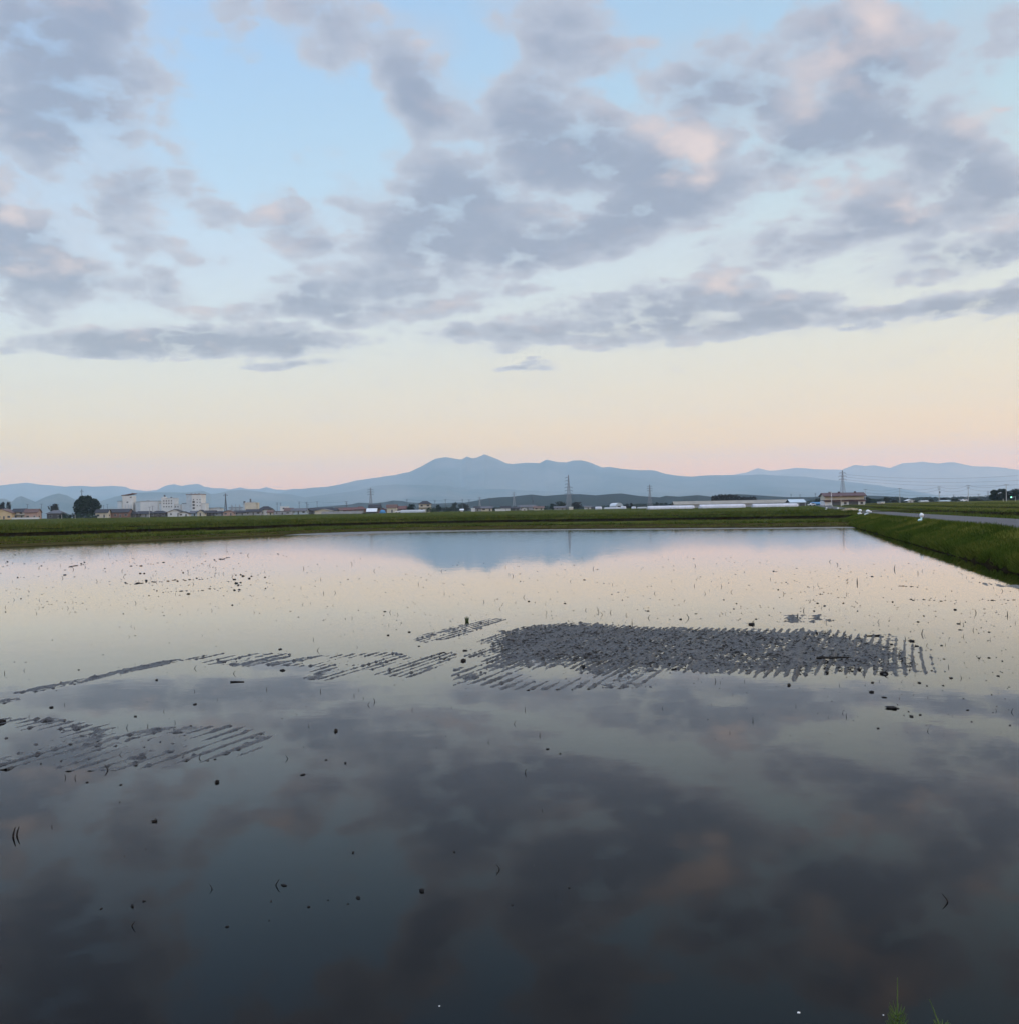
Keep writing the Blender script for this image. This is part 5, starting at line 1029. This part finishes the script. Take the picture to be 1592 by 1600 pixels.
mud('broad island of harrowed wet mud right of centre', [(770, 1002), (800, 985), (860, 977), (905, 975), (960, 980), (1080, 983), (1180, 985), (1300, 987), (1320, 994), (1372, 993), (1412, 1008), (1436, 1030), (1442, 1046), (1400, 1053), (1335, 1050), (1300, 1046), (1240, 1056), (1150, 1050), (1080, 1046), (1020, 1040), (960, 1055), (930, 1050), (880, 1030), (830, 1038), (790, 1033), (758, 1025), (790, 1012)], .010, .014, .105, .014, seed=1, edge=.42, noise_amp=.017, rut=((1256, 958), (1243, 1062)))
mud('thin harrowed mud lines below the broad island', [(800, 1040), (930, 1035), (1010, 1042), (960, 1068), (860, 1072), (760, 1062), (740, 1050)], -.0115, .011, .15, .013, seed=3, margin=.25)
mud('narrow mud strips left of the broad island', [(660, 998), (700, 985), (775, 968), (760, 975), (700, 996), (668, 1003)], -.004, .009, .11, .012, seed=4, edge=.25, margin=.2, noise_amp=.010)
mud('cluster of narrow mud strips left of centre', [(440, 1037), (500, 1028), (600, 1022), (628, 1027), (570, 1042), (510, 1058), (498, 1058), (525, 1040)], -.008, .0095, .13, .012, seed=5, edge=.3, margin=.25, noise_amp=.010)
mud('mud strip just left of the broad island', [(612, 1052), (650, 1036), (700, 1022), (690, 1035), (640, 1055)], -.004, .010, .12, .012, seed=6, edge=.25, margin=.2, noise_amp=.010)
mud('faint mud lines near the long streak', [(350, 1030), (420, 1024), (425, 1030), (370, 1038)], -.004, .010, .2, .013, seed=7, margin=.2)
mud('long mud streak running to the left edge', [(22, 1083), (60, 1074), (130, 1060), (190, 1045), (262, 1033), (258, 1038), (190, 1053), (120, 1068), (60, 1080)], .008, .004, .2, .012, seed=8, edge=.10, margin=.12, noise_amp=.010)
mud('thin streak above the long mud streak', [(265, 1033), (345, 1022), (345, 1024), (268, 1036)], .004, .010, .12, .012, seed=9, edge=.12, margin=.12)
mud('short mud streak at the left edge', [(-40, 1104), (0, 1093), (32, 1090), (30, 1093), (0, 1100), (-30, 1108)], .014, .004, .2, .012, seed=10, edge=.10, margin=.12, noise_amp=.010)
mud('ribbed mud patch at the left edge', [(-60, 1140), (0, 1128), (60, 1130), (140, 1143), (120, 1158), (60, 1178), (0, 1190), (-60, 1195)], -.0105, .0072, .15, .010, seed=11, brk=.3, noise_amp=.006, edge=.4, margin=.2)
mud('broken mud ribs right of the left-hand patch', [(160, 1165), (220, 1148), (300, 1143), (385, 1158), (330, 1170), (240, 1180), (160, 1195)], -.0110, .0078, .16, .010, seed=12, brk=.3, noise_amp=.006, edge=.5, margin=.2)
mud('mud streak under the right bank', [(1536, 911), (1565, 915), (1600, 913), (1660, 911), (1660, 918), (1590, 919), (1550, 916)], .010, .006, .3, .03, seed=13, edge=.3, margin=.4, noise_amp=.010)
mud('little mud knobs above the broad island', [(1236, 962), (1282, 962), (1284, 970), (1238, 972)], -.008, .008, .35, .016, seed=15, edge=.2, margin=.3, noise_amp=.025)
mud('mud skin along the far shore', [(380, 836.5), (470, 834), (560, 830.5), (700, 828.8), (800, 827.6), (1000, 826), (1200, 824.6), (1340, 823), (1355, 825), (1200, 826.3), (1000, 827.6), (800, 829.2), (640, 832), (520, 836)], .012, .004, 2.0, .14, seed=17, edge=1.2, margin=1.0, noise_amp=.016)

# ------------------------------------------------------------------ clods, stalks, sticks in the water
CLM = []
for k in range(7):
    V, f = lump(1, 40 + k, (1, .8, .62), 9, 12, .55, 2.6); m = MB(); m.add(V, f)
    for q_ in range(k % 4):
        a_ = q_ * 2.2 + k; m.tube([(0, 0, .1), (math.cos(a_) * .8, math.sin(a_) * .6, .45 + .2 * q_), (math.cos(a_) * 1.7, math.sin(a_) * .9, .35 + .45 * q_)], [.11, .09, .04], 5)
    me = bpy.data.meshes.new('mud_clod'); me.from_pydata(m.v, [], m.f); me.materials.append(MT['clod']); CLM.append(me)
def clod(px, py, size, label=None, k=None, flat=.8, group='mud clods standing in the paddy water'):
    x, y = gp(px, py); r = size * y / F * .5
    o = bpy.data.objects.new('mud_clod', CLM[(k if k is not None else int(px * 7 + py)) % 7]); COL.objects.link(o)
    o.location = (x, y, r * .12); r *= .9; o.scale = (r * (1 + .5 * ((px * 3.7) % 1)), r * .8, r * flat * (.75 + .5 * ((py * 2.3) % 1))); o.rotation_euler.z = (px * 1.3) % 6.28
    tag(o, label or 'small dark mud clod poking out of the shallow water', 'mud clod', group)
NAMED = [(1393, 1107, 22, 'largest flat dark clod, below the right end of the mud island', .35), (1424, 1120, 8, 'clod with a stalk just right of the largest flat clod', 1), (1232.7, 1071, 9, 'round clod just below the rut in the mud island', 1), (910, 1043, 10, 'stout clod in the water gap of the mud island', 1), (442, 1048, 8, 'lone stout clod left of the narrow mud strips', 1),
         (725, 1033, 9, 'stout clod left of the mud island tip', .9), (1424, 1002, 11, 'flat clod off the upper right of the mud island', .5), (1342, 1047, 9, 'round clod in the notch at the right of the mud island', 1), (3, 1129, 12, 'reddish dark lump at the left edge of the picture', 1), (1290.5, 1052, 10, 'clod on the lower right rim of the mud island', .9), (1279, 1030, 14, 'long low clod on the mud island', .45),
         (242, 1284, 9, 'pyramid clod in the dark lower left water', 1.1), (207, 1417, 7, 'tall pointed clod in the dark lower left', 1.8), (525, 1143, 7, 'upright clod below the narrow strips', 1.3), (339, 1223, 9, 'spiky clod in the lower left water', 1.3), (444, 1384, 9, 'reddish double clod beside a bent stalk', .9), (560, 1404, 9, 'spiky clod left of centre in the dark water', 1), (659, 1393, 9, 'leaning clod in the middle of the dark water', 1.2), (110, 1164, 9, 'flat double clod under the ribbed patch', .6)]
for px, py, s, lb, fl in NAMED: clod(px, py, s, lb, flat=fl)
SM = [(438, 1015, 6), (727, 1017, 6), (744, 1041, 4), (818, 1006, 6), (1432, 1010, 6), (1381, 1053, 12), (1362, 1082, 8), (1381, 1090, 7), (1486, 1060, 7), (1363, 1067, 7), (1174, 976, 9), (1288, 947, 5), (1101, 1039, 7), (1229, 1018, 7), (128, 1151, 6), (212, 1120, 7), (298, 1135, 5), (245, 1063, 5), (123, 1047, 4), (80, 1106, 7), (305, 1101, 6), (336, 1187, 5), (213, 1197, 5), (64, 1194, 4), (136, 1223, 5), (189, 1227, 5),
      (158, 1421, 5), (225, 1409, 5), (355, 1449, 6), (228, 1327, 3), (195, 1338, 3), (540, 1193, 6), (474, 1211, 7), (510, 1188, 5), (855, 1171, 5), (875, 1178, 4), (710, 1332, 4), (889, 1388, 4), (424, 1409, 4), (552, 1333, 6), (483, 1418, 6), (513, 1407, 4), (800, 1415, 4), (1100, 1214, 3), (544, 1413, 3), (187, 1254, 3), (421, 1439, 3),
      (1436, 1020, 5), (1471, 1009, 4), (1545, 988, 4), (1497, 975, 4), (1492, 953, 5), (1434, 972, 4), (1512, 1110, 5), (1518, 1128, 4), (1578, 1134, 5), (1448, 1072, 4), (1530, 1029, 5), (1475, 1030, 4), (640, 988, 5), (607, 993, 4), (655, 1010, 4), (1063, 968, 5), (1013, 950, 3)]
for px, py, s in SM: clod(px, py, s)
g = np.random.default_rng(77)
def rnd(n, box, lo, hi):
    for _ in range(n):
        x0, y0, x1, y1 = box; px = g.uniform(x0, x1); py = y0 + (y1 - y0) * g.random()
        if px > 1330 and py < 835 + (px - 1345) * .38: continue
        yield px, py, g.uniform(lo, hi)
for b_, n, lo, hi in (((200, 895, 420, 930), 26, 2.5, 6), ((0, 870, 420, 960), 16, 2, 4.5), ((500, 880, 1300, 975), 26, 2, 4), ((1250, 900, 1592, 1010), 28, 2, 4.5), ((780, 985, 1420, 1050), 22, 4, 8), ((1350, 1000, 1592, 1140), 16, 2.5, 5)):
    for px, py, s in rnd(n, b_, lo, hi): clod(px, py, s)

for (xa, ya, xb, yb, n) in ((200, 913, 335, 903, 22), (255, 925, 318, 922, 9), (320, 922, 400, 912, 8), (345, 873, 362, 872, 5), (205, 885, 262, 879, 7), (110, 886, 135, 882, 5), (1420, 937, 1500, 939, 10), (1535, 937, 1592, 938, 8), (1405, 915, 1440, 918, 6)):
    for k in range(n):
        t_ = (k + g.uniform(-.4, .4)) / n; clod(xa + (xb - xa) * t_, ya + (yb - ya) * t_ + g.uniform(-1.2, 1.2), g.uniform(2, 6), flat=.35)
def stalk_mesh(pts, r):
    m = MB(); m.tube(pts, [r, r * .9, r * .7, r * .35] if len(pts) == 4 else r, 5); me = bpy.data.meshes.new('rice_stalk'); me.from_pydata(m.v, [], m.f); me.materials.append(MT['straw']); return me
STM = {}
for kind, top in (('(', .28), ('<', .68), ('|', .04), ('/', .42)):
    STM[kind] = stalk_mesh([(0, 0, -.15), (top * .16, .02, .25), (top * .52, .05, .62), (top, .08, 1.0)], .11)
def stalk(px, py, hpx, kind='<', sgn=1, label=None, thick=1.0):
    x, y = gp(px, py); s = hpx * y / F
    o = bpy.data.objects.new('rice_stalk', STM[kind]); COL.objects.link(o); o.location = (x, y, 0)
    t_ = max(.0035, min(.009, s * .075)) / (.075) * thick
    o.scale = (s * sgn if kind in '<(/' else s, s, s); 
    k = t_ / s                                   # keep the stalk's own thickness whatever its height
    o.rotation_euler.z = g.uniform(-.5, .5)
    tag(o, label or 'thin dark rice stalk leaning out of the mirror-still water', 'stalk', 'rotting rice stalks in the paddy water')
NST = [(20, 1308, 15, '(', 1, 'tall bent stalk at the lower left edge, left one of two'), (26, 1306, 14, '(', 1, 'tall bent stalk at the lower left edge, right one of two'), (1481, 1410, 12, '<', -1, 'lone bent stalk in the dark lower right water'), (781, 1359, 9, '<', -1, 'curved stalk in the dark centre water'), (431, 1384, 10, '<', 1, 'sharply bent stalk beside the reddish double clod'), (206, 1448, 9, '<', 1, 'bent stalk with thick foot at the lower left'), (332, 1390, 8, '<', -1, 'slender stalk bent left in the lower left water'),
       (169, 1204, 9, '<', -1, 'stalk bent left under the ribbed patch'), (311, 1185, 7, '<', 1, 'stalk bent right below the broken ribs'), (450, 1186, 6, '<', -1, 'small arrow-like stalk left of centre'), (231, 1137, 6, '|', 1, 'straight thick stalk over the broken ribs'), (820, 1208, 7, '(', 1, 'curved stalk in the middle of the water'), (803, 1132, 5, '<', 1, 'double chevron stalk below the mud island'), (117, 1217, 6, '(', 1, 'looped stalk left of centre in the lower left'), (304, 1045, 5, '<', 1, 'chevron stalk beside the long streak'), (187, 1180, 5, '<', 1, 'small bent stalk on the broken ribs'), (101, 1102, 4, '|', 1, 'stubby straight stalk under the long streak')]
for px, py, h_, k_, s_, lb in NST: stalk(px, py, h_, k_, s_, lb, 1.2)
ST2 = [(7, 1053, 5, '|'), (274, 1130, 5, '('), (198, 1138, 6, '('), (365, 1053, 5, '<'), (103, 1216, 6, '/'), (81, 1293, 5, '|'), (776, 1363, 4, '|'), (834, 1354, 3, '|'), (549, 1139, 3, '|'), (763, 1160, 4, '('), (847, 1267, 4, '|'), (501, 1081, 5, '|'), (496, 1017, 5, '<'), (575, 1102, 5, '<'), (586, 1097, 6, '/'), (644, 1110, 4, '('), (417, 1078, 4, '|'), (843, 1150, 5, '|'), (490, 1000, 4, '|'), (559, 1012, 3, '<'), (757, 941, 4, '<'), (1076, 966, 6, '<'), (1012, 966, 5, '<'), (953, 958, 5, '('), (935, 957, 5, '('), (914, 954, 4, '/'), (987, 976, 6, '|'), (1246, 966, 8, '|'), (1255, 955, 6, '('), (1440, 991, 8, '('), (1397, 890, 7, '('), (1339, 911, 8, '|'), (1525, 958, 6, '('), (1574, 962, 7, '|'), (1415, 1000, 6, '('), (1350, 1055, 6, '|'), (1482, 1043, 5, '|'), (1118, 1065, 6, '('), (880, 1026, 4, '<'), (770, 1036, 5, '/'), (802, 1041, 5, '/'), (806, 1068, 4, '<'), (820, 1110, 5, '|'), (1176, 1127, 6, '|'), (1322, 1120, 5, '|'), (1580, 1113, 6, '<'), (1449, 1143, 5, '/'), (1502, 1060, 5, '('), (1034, 1107, 4, '/'), (1316, 1115, 4, '/')]
for px, py, h_, k_ in ST2: stalk(px, py, h_, k_, g.choice((-1, 1)))
for b_, n, lo, hi in (((0, 865, 420, 960), 45, 2, 4), ((400, 880, 1300, 985), 60, 2, 4.5), ((1250, 870, 1592, 1010), 40, 2, 5), ((0, 960, 760, 1160), 26, 2, 4), ((1050, 1060, 1592, 1150), 16, 2, 4)):
    for px, py, s in rnd(n, b_, lo, hi): stalk(px, py, s, g.choice(list('(<|/')), g.choice((-1, 1)))
o_ = None
# green-brown tuft, stick, bird-like curl on the strips
x, y = gp(730, 971); tf = empty('stubble_tuft', (x, y, 0)); tag(tf, 'brown-green stubble tuft at the tip of the narrow strips', 'plant tuft')
for k in range(6):
    m = MB(); a = k - 2.5; m.tube([(a * .008, 0, -.03), (a * .012, 0, .05), (a * .017, .01, .10 - abs(a) * .012)], [.006, .006, .002], 5); m.build('stem', MT['weed' if k % 2 else 'straw'], tf)
x, y = gp(371, 1066); m = MB(); m.tube([(-.08, 0, .002), (-.03, .01, .006), (.08, -.005, .003)], [.013, .008, .006], 7); o = m.build('stick', MT['clod'], loc=(x, y, 0)); tag(o, 'short dark stick floating below the faint mud lines', 'stick')
x, y = gp(1415, 994.5); m = MB(); m.tube([(-.12, 0, .003), (0, .01, .006), (.12, 0, .008)], [.004, .008, .013], 7); o = m.build('stick', MT['clod'], loc=(at(1362, 994, gp(1362, 994)[1]).x, gp(1362, 994)[1], 0)); tag(o, 'dark stick at the upper right of the mud island', 'stick')
x, y = gp(1301, 1032); m = MB(); m.tube([(-.2, 0, .035), (0, .01, .03), (.2, 0, .036)], [.012, .014, .008], 7); o = m.build('stick', MT['clod'], loc=(x, y, 0)); tag(o, 'long dark stick lying across the mud island', 'stick')
x, y = gp(693, 1025); m = MB(); m.tube([(-.06, 0, .01), (-.03, 0, .035), (.01, 0, .045), (.06, 0, .02)], [.006, .01, .01, .004], 6); o = m.build('dead_leaf', MT['straw'], loc=(x, y, 0)); tag(o, 'curled dead leaf arching over the strip left of the mud island', 'dead leaf')
# floating crumbs too many to count
PTS = []
for b_, n in (((0, 862, 450, 960), 420), ((450, 870, 1340, 985), 420), ((1240, 880, 1600, 1060), 330), ((700, 960, 1450, 1080), 260), ((0, 960, 760, 1200), 130), ((1000, 1060, 1592, 1160), 60)):
    for px, py, s in rnd(n, b_, 1.0, 2.6):
        x, y = gp(px, py); k = s * y / F * .5; PTS.append((x, y, k))
PTS = [(x, y, k, 0.0) for x, y, k in PTS]
isl = [(775, 1002), (805, 986), (905, 977), (1080, 985), (1300, 990), (1400, 1010), (1432, 1040), (1380, 1050), (1240, 1052), (1080, 1044), (960, 1040), (790, 1030)]; PW = [gp(*p) for p in isl]
xa = g.uniform(-.5, 6.2, 5200); ya = g.uniform(11.2, 17.5, 5200); ok = polysd(xa, ya, PW) > 0
PTS += [(x, y, g.uniform(.006, .024) * (1.9 if g.random() < .06 else 1), g.uniform(.008, .02)) for x, y in zip(xa[ok], ya[ok])]
m = MB()
for x, y, k, zo in PTS:
    a = g.uniform(0, 6.28); L = k * g.uniform(1, 2.6); c_, s_ = math.cos(a) * L, math.sin(a) * L * 1.0; t_ = k * .45
    m.add([(x - c_, y - s_, zo - .004), (x + t_, y - t_, zo + t_ * .6), (x + c_, y + s_, zo - .004), (x - t_, y + t_, zo + t_ * .9), (x, y, zo + t_ * 1.6)], [(0, 1, 4), (1, 2, 4), (2, 3, 4), (3, 0, 4)])
o = m.build('straw_litter', MT['straw']); tag(o, 'tiny crumbs of straw and mud scattered on the water', kind='stuff')
# pale specks in the dark foreground
for px, py, s, lb in ((1247.5, 1583.5, 5, 'white pebble-like foam speck at the bottom right'), (687, 1573, 3, 'white foam speck at the bottom centre'), (1380, 1587, 2.5, 'tiny pale speck left of the green weeds')):
    x, y = gp(px, py); V, f = lump(1, 60 + int(px), (1, .8, .6)); r = s * y / F * .5; m = MB(); m.add([(a * r, b2 * r, c * r + r * .2) for a, b2, c in V], f); o = m.build('foam_speck', MT['pebble'], smooth=True, loc=(x, y, 0)); tag(o, lb, 'foam speck', 'pale foam specks in the foreground')
# green weeds on the near bank
def weed(label, px, ytop, Y, lean, whorls, seed):
    u, w_ = ray(px, ytop); top = Vector((u * Y, Y, EYE + w_ * Y)); basep = Vector((top.x - lean, Y - .05, .10)); H = top.z - basep.z
    root = empty('weed', basep); tag(root, label, 'weed', 'fresh weeds on the near bank'); gg = np.random.default_rng(seed)
    pt = lambda t_: Vector((lean * t_ ** 1.4, .05 * t_, H * t_))
    m = MB(); m.tube([pt(k / 8) for k in range(9)], [.0030 * (1 - .75 * k / 8) + .0004 for k in range(9)], 6); m.build('stem', MT['weed'], root)
    for k in range(whorls):
        t_ = .22 + .45 * k / whorls; c = pt(t_); m = MB(); L = .046 * (1.05 - t_) + .006
        for j in range(10):
            a = j * .628 + k; m.tube([c, c + Vector((math.cos(a) * L * .55, math.sin(a) * L * .55, L * .45)), c + Vector((math.cos(a) * L * gg.uniform(.8, 1.1), math.sin(a) * L, L * gg.uniform(1.0, 1.5)))], [.0016, .0013, .0006], 4)
        m.build('leaf_whorl', MT['weed'], root)
weed('taller green horsetail weed at the bottom right, left one', 1402, 1528, 3.25, .02, 9, 1)
weed('shorter green weed at the bottom right, right one', 1452, 1562, 3.2, -.06, 12, 2)
weed('low green sprig between the two bottom right weeds', 1413, 1585, 3.25, .03, 6, 3)
